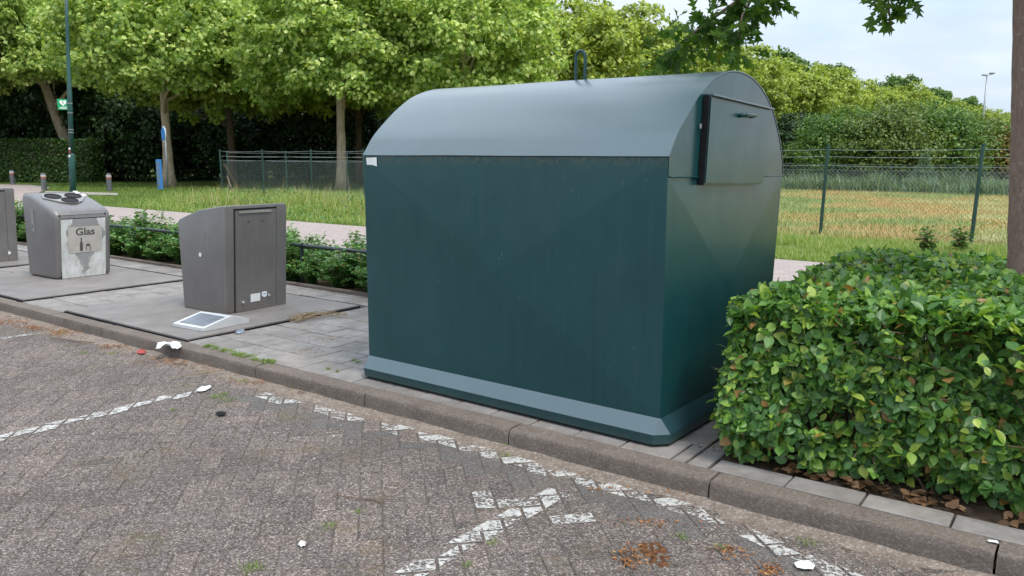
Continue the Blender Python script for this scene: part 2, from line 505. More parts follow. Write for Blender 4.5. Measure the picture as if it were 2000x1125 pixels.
def turf_mat():
    t = NT("turf_soil")
    v = t.coord("World")
    c = t.ramp(t.noise(v, 0.5, 6, 0.7), [(0.3, (0.060, 0.105, 0.020)), (0.7, (0.125, 0.175, 0.040))])
    c = t.mix(t.math("MULTIPLY", t.noise(v, 14, 4, 0.7), 0.6), c, (0.05, 0.075, 0.02))
    # the meadow beyond the fence: dry straw and red sorrel
    d = t.node("ShaderNodeVectorMath"); d.operation = "DOT_PRODUCT"
    t.link(v, d.inputs[0]); d.inputs[1].default_value = (N_[0], N_[1], 0)
    e = t.node("ShaderNodeVectorMath"); e.operation = "DOT_PRODUCT"
    t.link(v, e.inputs[0]); e.inputs[1].default_value = (E_[0], E_[1], 0)
    k = t.math("MULTIPLY", t.ramp(t.math("MULTIPLY", d.outputs["Value"], 0.01), [(0.165, 0), (0.19, 1)]),
               t.ramp(t.math("ADD", t.math("MULTIPLY", e.outputs["Value"], 0.02), 0.5), [(0.08, 0), (0.14, 1)]))
    vv = t.coord("World", (0.42, 0.62, 0.0))
    dry = t.ramp(t.noise(vv, 0.40, 2.5, 0.5), [(0.38, (0.20, 0.27, 0.085)), (0.46, (0.27, 0.31, 0.11)), (0.505, (0.44, 0.29, 0.115)), (0.545, (0.41, 0.31, 0.12)), (0.58, (0.30, 0.33, 0.12)), (0.64, (0.52, 0.46, 0.25)), (0.70, (0.28, 0.32, 0.11))])
    c = t.mix(k, c, dry)
    return t.done(t.bsdf(c, 0.95, 0, 0.1, t.bump(t.noise(v, 30, 4), 0.8, 0.05)))
M["turf"] = turf_mat()

def bark_mat(name, lo, hi, pale, sc=1.0):
    t = NT(name)
    v = t.coord("Object", (3.2 * sc, 3.2 * sc, 0.9 * sc))
    c = t.ramp(t.noise(v, 3.0, 7, 0.7), [(0.3, lo), (0.7, hi)])
    p = t.ramp(t.noise(t.coord("Object", (1.4 * sc, 1.4 * sc, 2.6 * sc)), 4.5, 4, 0.6), [(0.60, 0), (0.68, 1)])
    c = t.mix(t.math("MULTIPLY", p, 0.55), c, pale)
    return t.done(t.bsdf(c, 0.85, 0, 0.2, t.bump(t.noise(t.coord("Object", (9 * sc, 9 * sc, 2 * sc)), 3, 5), 0.6, 0.02)))
M["bark_plane"] = bark_mat("plane_bark", (0.27, 0.20, 0.14), (0.50, 0.40, 0.30), (0.52, 0.45, 0.34))
M["bark_dark"] = bark_mat("dark_bark", (0.06, 0.040, 0.028), (0.14, 0.095, 0.065), (0.16, 0.12, 0.085))
M["bark_oak"] = bark_mat("oak_bark", (0.25, 0.155, 0.125), (0.41, 0.28, 0.235), (0.55, 0.50, 0.46), 5.0)

M["leaf_plane"] = leafmat("plane_leaf", [(0, (0.152, 0.254, 0.065)), (0.40, (0.288, 0.413, 0.095)), (0.75, (0.477, 0.588, 0.150)), (1, (0.727, 0.763, 0.328))], 0.45, 0.40)
M["leaf_row"] = leafmat("row_tree_leaf", [(0, (0.147, 0.211, 0.037)), (0.45, (0.260, 0.338, 0.054)), (0.8, (0.387, 0.459, 0.082)), (1, (0.522, 0.561, 0.163))], 0.5, 0.40)
M["leaf_far"] = leafmat("far_tree_leaf", [(0, (0.058, 0.130, 0.033)), (0.6, (0.111, 0.195, 0.046)), (1, (0.182, 0.273, 0.065))], 0.55, 0.3)
M["leaf_shaded"] = leafmat("shaded_leaf", [(0, (0.014, 0.038, 0.012)), (0.6, (0.029, 0.066, 0.017)), (1, (0.050, 0.102, 0.024))], 0.5, 0.2)  # darkened leaf colour paints the shade under the tree crowns
M["leaf_bush"] = leafmat("bush_leaf", [(0, (0.047, 0.115, 0.024)), (0.6, (0.095, 0.189, 0.035)), (1, (0.176, 0.270, 0.054))], 0.5, 0.3)
M["leaf_bush_pale"] = leafmat("pale_bush_leaf", [(0, (0.065, 0.115, 0.025)), (0.6, (0.125, 0.185, 0.040)), (1, (0.21, 0.27, 0.06))], 0.5, 0.3)
M["leaf_rust"] = leafmat("rusty_leaf", [(0, (0.12, 0.11, 0.025)), (0.6, (0.20, 0.15, 0.035)), (1, (0.26, 0.17, 0.05))], 0.55, 0.3)
M["leaf_grey"] = leafmat("grey_weed_leaf", [(0, (0.094, 0.148, 0.094)), (0.6, (0.156, 0.226, 0.133)), (1, (0.250, 0.328, 0.172))], 0.6, 0.25)
M["leaf_trim"] = leafmat("trimmed_hedge_leaf", [(0, (0.026, 0.070, 0.017)), (0.6, (0.054, 0.114, 0.024)), (1, (0.096, 0.168, 0.036))], 0.5, 0.25)
M["leaf_low"] = leafmat("low_shrub_leaf", [(0, (0.047, 0.140, 0.037)), (0.5, (0.093, 0.217, 0.053)), (0.86, (0.155, 0.295, 0.070)), (0.94, (0.202, 0.295, 0.077)), (1, (0.233, 0.093, 0.047))], 0.45, 0.3)
M["leaf_beech"] = leafmat("beech_leaf", [(0, (0.041, 0.129, 0.043)), (0.40, (0.080, 0.222, 0.054)), (0.66, (0.169, 0.358, 0.061)), (0.90, (0.325, 0.501, 0.075)), (0.975, (0.509, 0.601, 0.108)), (0.985, (0.371, 0.157, 0.051)), (1, (0.463, 0.215, 0.086))], 0.29, 0.34, veins=True, spec=0.6)
M["leaf_oak"] = leafmat("oak_leaf", [(0, (0.042, 0.105, 0.020)), (0.6, (0.091, 0.189, 0.031)), (1, (0.168, 0.280, 0.045))], 0.42, 0.55)
M["leaf_blossom"] = leafmat("orange_blossom", [(0, (0.14, 0.05, 0.02)), (0.6, (0.33, 0.13, 0.04)), (1, (0.46, 0.24, 0.09))], 0.8, 0.15)
M["leaf_dead"] = leafmat("dead_leaf", [(0, (0.10, 0.050, 0.025)), (0.6, (0.22, 0.115, 0.055)), (1, (0.34, 0.21, 0.12))], 0.7, 0.15)
M["grass"] = leafmat("verge_grass", [(0, (0.127, 0.213, 0.040)), (0.5, (0.236, 0.333, 0.069)), (0.80, (0.345, 0.425, 0.109)), (0.9, (0.483, 0.483, 0.218)), (1, (0.575, 0.506, 0.287))], 0.6, 0.35)
M["grass_short"] = leafmat("short_grass", [(0, (0.098, 0.175, 0.025)), (0.7, (0.182, 0.273, 0.049)), (1, (0.280, 0.308, 0.098))], 0.65, 0.3)

def meadow_leaf():
    t = NT("dry_meadow_grass")
    v = t.coord("World", (0.42, 0.62, 0.0))
    dry = t.ramp(t.noise(v, 0.40, 2.5, 0.5), [(0.38, (0.20, 0.27, 0.085)), (0.46, (0.27, 0.31, 0.11)), (0.505, (0.44, 0.29, 0.115)), (0.545, (0.41, 0.31, 0.12)), (0.58, (0.30, 0.33, 0.12)), (0.64, (0.52, 0.46, 0.25)), (0.70, (0.28, 0.32, 0.11))])
    c = t.mix(0.25, dry, t.ramp(t.rnd(), [(0, (0.20, 0.25, 0.07)), (0.6, (0.40, 0.36, 0.14)), (1, (0.55, 0.44, 0.24))]))
    return t.done(t.bsdf(c, 0.8, 0, 0.2))
M["meadow"] = meadow_leaf()
M["straw_leaf"] = leafmat("seed_stalk_straw", [(0, (0.30, 0.27, 0.12)), (0.6, (0.45, 0.38, 0.20)), (1, (0.52, 0.42, 0.27))], 0.7, 0.3)
def cover_mat():
    t = NT("gritty_path_edge")
    v = t.coord("World")
    c = t.ramp(t.noise(v, 8, 6, 0.7), [(0.3, (0.22, 0.20, 0.18)), (0.7, (0.36, 0.33, 0.30))])
    return t.done(t.bsdf(c, 0.85))
M["concrete"] = cover_mat()

# ------------------------------------------------------------------ mesh helpers
class MB:
    def __init__(self):
        self.v, self.f, self.mi = [], [], []
    def add(self, verts, faces, mi=0):
        o = len(self.v)
        self.v += [tuple(map(float, p)) for p in verts]
        self.f += [tuple(i + o for i in f) for f in faces]
        self.mi += [mi] * len(faces)
        return self
    def box(self, lo, hi, mi=0, bev=0.0):
        x0, y0, z0 = lo; x1, y1, z1 = hi
        if bev <= 0:
            v = [(x0, y0, z0), (x1, y0, z0), (x1, y1, z0), (x0, y1, z0), (x0, y0, z1), (x1, y0, z1), (x1, y1, z1), (x0, y1, z1)]
            f = [(0, 3, 2, 1), (4, 5, 6, 7), (0, 1, 5, 4), (1, 2, 6, 5), (2, 3, 7, 6), (3, 0, 4, 7)]
            return self.add(v, f, mi)
        import bmesh
        bm = bmesh.new()
        bmesh.ops.create_cube(bm, size=1.0)
        for q in bm.verts:
            q.co = Vector(((x0 + x1) / 2 + q.co.x * (x1 - x0), (y0 + y1) / 2 + q.co.y * (y1 - y0), (z0 + z1) / 2 + q.co.z * (z1 - z0)))
        bmesh.ops.bevel(bm, geom=list(bm.edges), offset=bev, segments=2, affect="EDGES", profile=0.5)
        bm.verts.index_update()
        self.add([q.co for q in bm.verts], [[q.index for q in f.verts] for f in bm.faces], mi)
        bm.free()
        return self
    def tube(self, pts, radii, n=8, mi=0, cap=True):
        pts = [np.array(p, float) for p in pts]
        if not hasattr(radii, "__len__"):
            radii = [radii] * len(pts)
        vs, fs = [], []
        prev = None
        for i, p in enumerate(pts):
            d = pts[min(i + 1, len(pts) - 1)] - pts[max(i - 1, 0)]
            d = d / (np.linalg.norm(d) + 1e-9)
            if prev is None:
                a = np.cross(d, [0, 0, 1.0]) if abs(d[2]) < 0.9 else np.cross(d, [1.0, 0, 0])
            else:
                a = prev - d * (prev @ d)
            a = a / (np.linalg.norm(a) + 1e-9)
            prev = a
            b = np.cross(d, a)
            for k in range(n):
                q = 2 * math.pi * k / n
                vs.append(p + radii[i] * (math.cos(q) * a + math.sin(q) * b))
        for i in range(len(pts) - 1):
            for k in range(n):
                fs.append((i * n + k, i * n + (k + 1) % n, (i + 1) * n + (k + 1) % n, (i + 1) * n + k))
        if cap:
            fs.append(tuple(range(n - 1, -1, -1)))
            fs.append(tuple((len(pts) - 1) * n + k for k in range(n)))
        return self.add(vs, fs, mi)
    def prism(self, poly, axis, a0, a1, mi=0):
        """poly: 2-D points; axis: which axis it is extruded along."""
        n = len(poly)
        def mk(p, a):
            return {0: (a, p[0], p[1]), 1: (p[0], a, p[1]), 2: (p[0], p[1], a)}[axis]
        v = [mk(p, a0) for p in poly] + [mk(p, a1) for p in poly]
        f = [tuple(range(n - 1, -1, -1)), tuple(range(n, 2 * n))]
        f += [(i, (i + 1) % n, (i + 1) % n + n, i + n) for i in range(n)]
        return self.add(v, f, mi)
    def build(self, name, mats, parent=None, loc=None, rz=0.0, smooth=False, fix=False):
        me = bpy.data.meshes.new(name)
        me.from_pydata(self.v, [], self.f)
        if not isinstance(mats, (list, tuple)):
            mats = [mats]
        for q in mats:
            me.materials.append(q)
        if len(mats) > 1:
            me.polygons.foreach_set("material_index", self.mi)
        if fix:
            import bmesh
            bm = bmesh.new(); bm.from_mesh(me)
            bmesh.ops.recalc_face_normals(bm, faces=bm.faces)
            bm.to_mesh(me); bm.free()
        if smooth:
            me.polygons.foreach_set("use_smooth", [True] * len(me.polygons))
        me.update()
        o = bpy.data.objects.new(name, me)
        COL.objects.link(o)
        if parent is not None:
            o.parent = parent
        if loc is not None:
            o.location = tuple(map(float, loc))
        if rz:
            o.rotation_euler = (0, 0, rz)
        if smooth == "angle":
            set_sharp(o)
        return o

def set_sharp(o, ang=35):
    me = o.data
    import bmesh
    bm = bmesh.new(); bm.from_mesh(me)
    for e in bm.edges:
        e.smooth = not (len(e.link_faces) == 2 and e.calc_face_angle(0) > RAD(ang))
    bm.to_mesh(me); bm.free()

def tag(o, label=None, cat=None, group=None, kind=None):
    if label: o["label"] = label
    if cat: o["category"] = cat
    if group: o["group"] = group
    if kind: o["kind"] = kind
    return o

def thing(name, label, cat, loc=(0, 0, 0), rz=0.0, group=None):
    o = bpy.data.objects.new(name, None)
    o.empty_display_size = 0.1
    COL.objects.link(o)
    o.location = tuple(map(float, loc)); o.rotation_euler = (0, 0, rz)
    return tag(o, label, cat, group)

def dup(root, loc, rz=0.0, scale=None, label=None, group=None):
    r = root.copy(); COL.objects.link(r)
    r.location = tuple(map(float, loc)); r.rotation_euler = (0, 0, rz)
    if scale: r.scale = scale
    if label: r["label"] = label
    if group: r["group"] = group
    for ch in list(root.children):
        c = ch.copy(); COL.objects.link(c); c.parent = r
        for g in list(ch.children):
            d = g.copy(); COL.objects.link(d); d.parent = c
    return r

def text_mesh(name, s, size, mat, parent, mw, extrude=0.0015, xscale=1.0):
    cu = bpy.data.curves.new(name, "FONT")
    cu.body = s; cu.size = size; cu.extrude = extrude
    cu.offset = size * .022
    cu.align_x = "CENTER"; cu.align_y = "CENTER"
    tmp = bpy.data.objects.new(name, cu)
    COL.objects.link(tmp)
    dg = bpy.context.evaluated_depsgraph_get()
    me = bpy.data.meshes.new_from_object(tmp.evaluated_get(dg))
    bpy.data.objects.remove(tmp)
    me.materials.clear(); me.materials.append(mat)
    o = bpy.data.objects.new(name, me)
    COL.objects.link(o)
    o.parent = parent
    o.matrix_local = mw @ Matrix.Diagonal((xscale, 1, 1, 1))
    return o

# leaves, many at once
def T_kite():
    v = np.array([(0, 0, 0), (.45, .36, .10), (1, 0, -.03), (.45, -.36, .10)]); return v, [(0, 2, 1), (0, 3, 2)]
def T_plane():     # five-lobed, cupped
    v = np.array([(0, 0, 0), (.12, .42, .06), (.40, .30, .05), (.52, .52, .08), (.68, .22, .03), (1, 0, -.06),
                  (.68, -.22, .03), (.52, -.52, .08), (.40, -.30, .05), (.12, -.42, .06)])
    return v, [(0, 2, 1), (0, 4, 3, 2), (0, 5, 4), (0, 6, 5), (0, 8, 7, 6), (0, 9, 8)]
def T_oval():      # beech: oval, folded on the midrib, pointed
    mid = [(0, 0, 0), (.22, 0, -.015), (.5, 0, -.03), (.78, 0, -.05), (1.0, 0, -.10)]
    l = [(.10, .17, .03), (.34, .335, .065), (.58, .33, .055), (.80, .19, .0)]
    v = mid + l + [(x, -y, z) for x, y, z in l]
    f = [(0, 1, 5), (1, 2, 6, 5), (2, 3, 7, 6), (3, 4, 8, 7)]
    f += [(0, 9, 1), (1, 9, 10, 2), (2, 10, 11, 3), (3, 11, 12, 4)]
    return np.array(v), f
def T_oak():       # red oak: deep pointed lobes
    mid = [(0, 0, 0), (.12, 0, 0), (.24, 0, 0), (.38, 0, -.01), (.52, 0, -.02), (.66, 0, -.03), (.80, 0, -.05), (1, 0, -.10)]
    w = [0.02, .17, .06, .34, .08, .30, .06]
    fx = [.02, .16, .25, .50, .50, .80, .80]
    l = [(x, a, a * .16) for x, a in zip(fx, w)]
    v = mid + l + [(x, -y, z) for x, y, z in l]
    f = []
    for k in range(6):
        f.append((k, k + 1, 8 + k + 1, 8 + k)); f.append((k, 15 + k, 15 + k + 1, k + 1))
    f.append((6, 7, 14)); f.append((6, 21, 7))
    return np.array(v), f
def T_blade():
    v = np.array([(0, .5, 0), (0, -.5, 0), (.55, -.34, .10), (.55, .34, .10), (1, 0, .32)]); return v, [(0, 1, 2, 3), (3, 2, 4)]

def leaf_arrays(centers, axis, normal, size, tmpl, wscale=1.0):
    tv, tf = tmpl
    n = len(centers)
    a = axis / (np.linalg.norm(axis, axis=1, keepdims=True) + 1e-9)
    nn = normal - a * np.sum(normal * a, axis=1, keepdims=True)
    nn = nn / (np.linalg.norm(nn, axis=1, keepdims=True) + 1e-9)
    b = np.cross(nn, a)
    size = np.broadcast_to(np.asarray(size, float), (n,))[:, None, None]
    ws = np.broadcast_to(np.asarray(wscale, float), (n,))[:, None, None]
    P = centers[:, None, :] + size * (tv[None, :, 0:1] * a[:, None, :] + ws * tv[None, :, 1:2] * b[:, None, :] + tv[None, :, 2:3] * nn[:, None, :])
    return P.reshape(-1, 3), tv, tf, n

def leaf_obj(name, mats, groups, parent=None, loc=None, uv=False, smooth=False):
    """groups: list of (arrays, material index)"""
    V, L, LS, MI, UVS = [], [], [], [], []
    off = 0; lstart = 0
    for (P, tv, tf, n), mi in groups:
        V.append(P)
        flat = np.concatenate([np.array(f) for f in tf])
        lens = np.array([len(f) for f in tf])
        nv = len(tv)
        idx = (flat[None, :] + (np.arange(n) * nv)[:, None] + off).reshape(-1)
        L.append(idx)
        ls = np.concatenate([[0], np.cumsum(lens)[:-1]])
        LS.append((ls[None, :] + (np.arange(n) * lens.sum())[:, None] + lstart).reshape(-1))
        MI.append(np.full(n * len(tf), mi))
        if uv:
            UVS.append(np.tile(tv[flat][:, :2], (n, 1)))
        off += len(P); lstart += len(idx)
    V = np.concatenate(V); L = np.concatenate(L); LS = np.concatenate(LS); MI = np.concatenate(MI)
    me = bpy.data.meshes.new(name)
    me.vertices.add(len(V)); me.vertices.foreach_set("co", V.astype(np.float32).ravel())
    me.loops.add(len(L)); me.loops.foreach_set("vertex_index", L.astype(np.int32))
    me.polygons.add(len(LS)); me.polygons.foreach_set("loop_start", LS.astype(np.int32))
    if not isinstance(mats, (list, tuple)): mats = [mats]
    for q in mats: me.materials.append(q)
    me.polygons.foreach_set("material_index", MI.astype(np.int32))
    if smooth:
        me.polygons.foreach_set("use_smooth", np.ones(len(LS), bool))
    if uv:
        l = me.uv_layers.new(name="UVMap")
        l.data.foreach_set("uv", np.concatenate(UVS).astype(np.float32).ravel())
    me.update(calc_edges=True)
    o = bpy.data.objects.new(name, me)
    COL.objects.link(o)
    if parent is not None: o.parent = parent
    if loc is not None: o.location = tuple(map(float, loc))
    return o

def unit(a):
    return a / (np.linalg.norm(a, axis=-1, keepdims=True) + 1e-9)

# ================================================================== SETTING
def sheet(name, pts, mat, kind="structure"):
    mb = MB(); mb.add(pts, [tuple(range(len(pts)))])
    o = mb.build(name, mat)
    o["kind"] = kind
    return o

# big ground, one sheet to the horizon
sheet("ground", [(-900, -900, -.16), (900, -900, -.16), (900, 1500, -.16), (-900, 1500, -.16)], M["turf"])
sheet("turf", [K(-700, 2.62, -.02), K(700, 2.62, -.02), K(700, 900, -.02), K(-700, 900, -.02)], M["turf"])
ZR = -0.10

# --- road: joint bed + herringbone bricks
sheet("road_bed", [K(-60, .02, ZR - .0032), K(-60, -9, ZR - .0032), K(14, -9, ZR - .0032), K(14, .02, ZR - .0032)], M["joint"])
HA = RAD(9.6); U = 0.108
hx = np.array([math.cos(HA), math.sin(HA)]); hy = np.array([-math.sin(HA), math.cos(HA)])
def clip_half(poly, a, b, c):
    """keep a*x+b*y<=c"""
    out = []
    for i in range(len(poly)):
        p, q = poly[i], poly[(i + 1) % len(poly)]
        dp, dq = a * p[0] + b * p[1] - c, a * q[0] + b * q[1] - c
        if dp <= 0: out.append(p)
        if dp * dq < 0:
            s = dp / (dp - dq); out.append((p[0] + s * (q[0] - p[0]), p[1] + s * (q[1] - p[1])))
    return out
def clip_band(poly, p0, p1, w):
    d = np.array(p1) - np.array(p0); L = np.linalg.norm(d); d = d / L; nrm = np.array([-d[1], d[0]])
    c0 = nrm @ p0
    poly = clip_half(poly, nrm[0], nrm[1], c0 + w)
    if len(poly) > 2: poly = clip_half(poly, -nrm[0], -nrm[1], -c0 + w)
    if len(poly) > 2: poly = clip_half(poly, d[0], d[1], d @ p1)
    if len(poly) > 2: poly = clip_half(poly, -d[0], -d[1], -(d @ p0))
    return poly
g2 = lambda x, y: gp(x, y, ZR)[:2]
LINES = [  # p0, p1, half width, swap bricks?
    (g2(-260, 920), g2(412, 757), .050, 0), (g2(-400, 720), g2(84, 650), .045, 0),
    (g2(1088, 958), g2(770, 1140), .060, 0),
    (g2(500, 772), g2(760, 838), .075, 1), (g2(760, 838), g2(1080, 925), .085, 1), (g2(1080, 925), g2(1340, 1000), .085, 1), (g2(1330, 990), g2(1680, 1150), .075, 1)]
WHOLE = [g2(920, 978), g2(1160, 1018), g2(1045, 985), g2(1215, 968)]
MOSSY = g2(1232, 1085)
def nearest_brick(q, want):
    best = None
    for i in range(-130, 60):
        for j in range(-10, 130):
            k = (i - j) % 4
            if k != (3 if want == 1 else 0): continue
            a, b = (2, 1) if k == 0 else (1, 2)
            dd_ = np.linalg.norm(hx * (i + a / 2) * U + hy * (j + b / 2) * U - q)
            if best is None or dd_ < best[0]: best = (dd_, (i, j))
    return best[1]
NEAR = [nearest_brick(WHOLE[0], 1), nearest_brick(WHOLE[1], 2), nearest_brick(WHOLE[2], 2), nearest_brick(MOSSY, 1)]
road = MB(); paint = MB(); moss_spots = []
rr = random.Random(5)
for i in range(-130, 60):
    for j in range(-10, 130):
        k = (i - j) % 4
        if k == 0: a, b = 2, 1
        elif k == 3: a, b = 1, 2
        else: continue
        cx, cy = (i + a / 2) * U, (j + b / 2) * U
        w = hx * cx + hy * cy
        s_, t_ = ST((w[0], w[1]))
        if not (-4.3 < t_ < -0.06 and -13 < s_ < 3.0): continue
        g = 0.0022
        x0, x1, y0, y1 = i * U + g, (i + a) * U - g, j * U + g, (j + b) * U - g
        hc = np.array([w[0], w[1]])
        near = 0.0 if (i, j) in NEAR[:-1] else 1.0
        dz = rr.gauss(0, .0010)
        mi = 0
        # paint sheets on this brick
        world = lambda x, y, z: (hx[0] * x + hy[0] * y, hx[1] * x + hy[1] * y, z)
        rect = [world(x, y, 0)[:2] for x, y in ((x0 + .006, y0 + .006), (x1 - .006, y0 + .006), (x1 - .006, y1 - .006), (x0 + .006, y1 - .006))]
        marks = []
        for p0, p1, hw, swap in LINES:
            jit = np.array([rr.gauss(0, .012), rr.gauss(0, .012)])
            if swap and rr.random() < .12: continue
            pl = clip_band(rect, p0 + jit, p1 + jit, hw * rr.uniform(.75, 1.1))
            if len(pl) > 2:
                if swap:
                    mi = 1 if (lambda nn: nn @ (np.array([w[0], w[1]]) - np.array(p0)))(np.array([-(unit(np.array(p1) - np.array(p0)))[1], (unit(np.array(p1) - np.array(p0)))[0]])) < .02 and rr.random() < .85 else mi
                    # a relaid brick: the painted part is only its far corner
                    nd = unit(np.array(p1) - np.array(p0)); nd = np.array([-nd[1], nd[0]])
                    q = clip_half(pl, -nd[0], -nd[1], -(nd @ (np.array(p0) + jit)) - rr.uniform(-.055, -.01))
                    pl = q
                if len(pl) > 2: marks.append(pl)
        if near < .062: marks = [rect]
        if a == 1 and (i, j) == NEAR[-1]:
            moss_spots.append((x0, x1, y0, y1)); continue
        zt = ZR + dz
        tl = [rr.gauss(0, .0009) for _ in range(4)]
        e = .0035
        vs = [world(x0, y0, zt - .004), world(x1, y0, zt - .004), world(x1, y1, zt - .004), world(x0, y1, zt - .004),
              world(x0 + e, y0 + e, zt + tl[0]), world(x1 - e, y0 + e, zt + tl[1]), world(x1 - e, y1 - e, zt + tl[2]), world(x0 + e, y1 - e, zt + tl[3]),
              world(x0, y0, zt - .03), world(x1, y0, zt - .03), world(x1, y1, zt - .03), world(x0, y1, zt - .03)]
        fs = [(4, 5, 6, 7)] + [(q, (q + 1) % 4, (q + 1) % 4 + 4, q + 4) for q in range(4)] + [(8 + q, 8 + (q + 1) % 4, (q + 1) % 4, q) for q in range(4)]
        road.add(vs, fs, mi)
        for pl in marks:
            paint.add([(x, y, zt + .0035) for x, y in pl], [tuple(range(len(pl)))], 1 if (near < .062 or rr.random() < .3) else 0)
o = road.build("road", [M["road"], M["road_smooth"]]); o["kind"] = "structure"
o = paint.build("road_marking", [M["road_paint"], M["road_paint_thin"]]); o["kind"] = "structure"
# the rest of the car park
sheet("road_surface", [K(-60, -.02, ZR - .006), K(-60, -9, ZR - .006), K(-13, -9, ZR - .006), K(-13, -.02, ZR - .006)], M["road"])
mm = MB()
for x0, x1, y0, y1 in moss_spots:
    nx, ny = 8, 8
    vs, fs = [], []
    for a in range(nx + 1):
        for b in range(ny + 1):
            x = x0 + (x1 - x0) * a / nx; y = y0 + (y1 - y0) * b / ny
            vs.append((hx[0] * x + hy[0] * y, hx[1] * x + hy[1] * y, ZR - .008 + rr.uniform(0, .012)))
    for a in range(nx):
        for b in range(ny):
            q = a * (ny + 1) + b; fs.append((q, q + ny + 1, q + ny + 2, q + 1))
    mm.add(vs, fs)
o = mm.build("moss_patch", M["moss"]); tag(o, "brick-shaped gap in the road filled with orange brown moss", "moss", kind="stuff")

# --- sand washed into the gutter (uneven, thins out into the bricks)
sm = MB(); vs, fs = [], []
ns, nt = 420, 14
from mathutils import noise as mnoise
for a in range(ns + 1):
    s = -14 + 16.5 * a / ns
    for b in range(nt + 1):
        t = -.30 * b / nt
        p = K(s, t - .004 if b else -.001)
        n1 = mnoise.fractal(Vector((s * 1.3, t * 3, 3.1)), 1.0, 2.0, 4)
        n2 = mnoise.fractal(Vector((s * 6, t * 9, 1.7)), 1.0, 2.0, 4)
        h = .022 * (1 - b / nt) ** 1.3 - .014 + .010 * n1 + .005 * n2
        vs.append((p[0], p[1], ZR + h))
for a in range(ns):
    for b in range(nt):
        q = a * (nt + 1) + b; fs.append((q, q + 1, q + nt + 2, q + nt + 1))
sm.add(vs, fs)
o = sm.build("gutter_sand", M["sand"], smooth=True); tag(o, "pale sand washed along the foot of the kerb", "sand", kind="stuff")

# --- kerb stones: rounded front arris, open joints
kb = MB()
s = -22.0
joints = []
known = [ST(gp(720, 765))[0], ST(gp(1000, 836))[0], ST(gp(1383, 940))[0], ST(gp(1945, 1080))[0], ST(gp(190, 640))[0], ST(gp(495, 715))[0]]
cuts = sorted(known + [known[0] - 1.0 * 0])
allc = [c for c in cuts]
while allc[-1] < 5: allc.append(allc[-1] + .95)
while allc[0] > -24: allc.insert(0, allc[0] - 1.0)
for c0, c1 in zip(allc[:-1], allc[1:]):
    if c1 - c0 < .25: continue
    j1, j2, j3 = rr.gauss(0, .003), rr.gauss(0, .003), rr.gauss(0, .002)
    prof = [(.0 - .012 + j1, ZR - .06), (-.004 + j1, -.040), (.0 + j1, -.016), (.005 + j1, -.005), (.015 + j1, -.001 + j3), (.125, .002 + j3), (.125, -.1)]
    N = max(2, int((c1 - c0) / .05))
    vs, fs = [], []
    for a in range(N + 1):
        s = c0 + .005 + (c1 - c0 - .010) * a / N
        for (t, z) in prof:
            wob = .0035 * mnoise.fractal(Vector((s * 4, z * 30, 0.3)), 1, 2, 3) if z > -.09 else 0
            ed = -.004 if a in (0, N) and z > -.05 else 0
            p = K(s, t + wob - ed * (t < .02), z + wob * .6 + ed); vs.append(p)
    n = len(prof)
    for a in range(N):
        for b in range(n - 1):
            q = a * n + b; fs.append((q, q + n, q + n + 1, q + 1))
    fs.append(tuple(range(n))); fs.append(tuple(N * n + k for k in range(n - 1, -1, -1)))
    kb.add(vs, fs)
o = kb.build("kerb", M["kerb"], smooth=True); set_sharp(o, 50); o["kind"] = "structure"
sheet("kerb_bed", [K(-24, .01, -.075), K(5, .01, -.075), K(5, .14, -.075), K(-24, .14, -.075)], M["joint"])

# --- pavement tiles
sheet("pavement_bed", [K(-24, .126, -.022), K(1.9, .126, -.022), K(1.9, 2.62, -.022), K(-24, 2.62, -.022)], M["soil"])
MID_S, MID_T = (-8.25, -6.12), (.15, 2.08)
GLA_S, GLA_T = (-11.35, -9.19), (.15, 2.08)
LEF_S, LEF_T = (-14.4, -12.2), (.15, 2.08)
pv = MB()
def tile(s0, s1, t0, t1, mbx=pv):
    g, e = .0055, .006
    z = rr.gauss(0, .0012); tl = [z + rr.gauss(0, .0008) for _ in range(4)]
    s0 += g; s1 -= g; t0 += g; t1 -= g
    c = [(s0, t0), (s1, t0), (s1, t1), (s0, t1)]; d = [(s0 + e, t0 + e), (s1 - e, t0 + e), (s1 - e, t1 - e), (s0 + e, t1 - e)]
    vs = [K(a, b, -.03) for a, b in c] + [K(a, b, z - .004) for a, b in c] + [K(a, b, q) for (a, b), q in zip(d, tl)]
    fs = [(8, 9, 10, 11)] + [(q, (q + 1) % 4, (q + 1) % 4 + 4, q + 4) for q in range(4)] + [(4 + q, 4 + (q + 1) % 4, 8 + (q + 1) % 4, 8 + q) for q in range(4)]
    mbx.add(vs, fs)
def inslab(s, t):
    return any(a[0] - .02 < s < a[1] + .02 and b[0] - .02 < t < b[1] + .02 for a, b in ((MID_S, MID_T), (GLA_S, GLA_T), (LEF_S, LEF_T)))
for c in range(9):
    t0, t1 = .13 + .30 * c, min(.13 + .30 * (c + 1), 2.60)
    if t1 - t0 < .05: continue
    s = -20 + (.15 if c % 2 else 0)
    while s < -1.62:
        s1 = min(s + .30, -1.62)
        # split against slab bounds
        pieces = [(s, s1)]
        if s1 - s > .04:
            for (a, b) in ((MID_S, MID_T), (GLA_S, GLA_T), (LEF_S, LEF_T)):
                if t0 < b[1] - .02:
                    np_ = []
                    for q0, q1 in pieces:
                        if q1 <= a[0] or q0 >= a[1]: np_.append((q0, q1)); continue
                        if q0 < a[0] - .03: np_.append((q0, a[0] - .01))
                        if q1 > a[1] + .03: np_.append((a[1] + .01, q1))
                    pieces = np_
            for q0, q1 in pieces: tile(q0, q1, t0, t1)
        s = s + .30
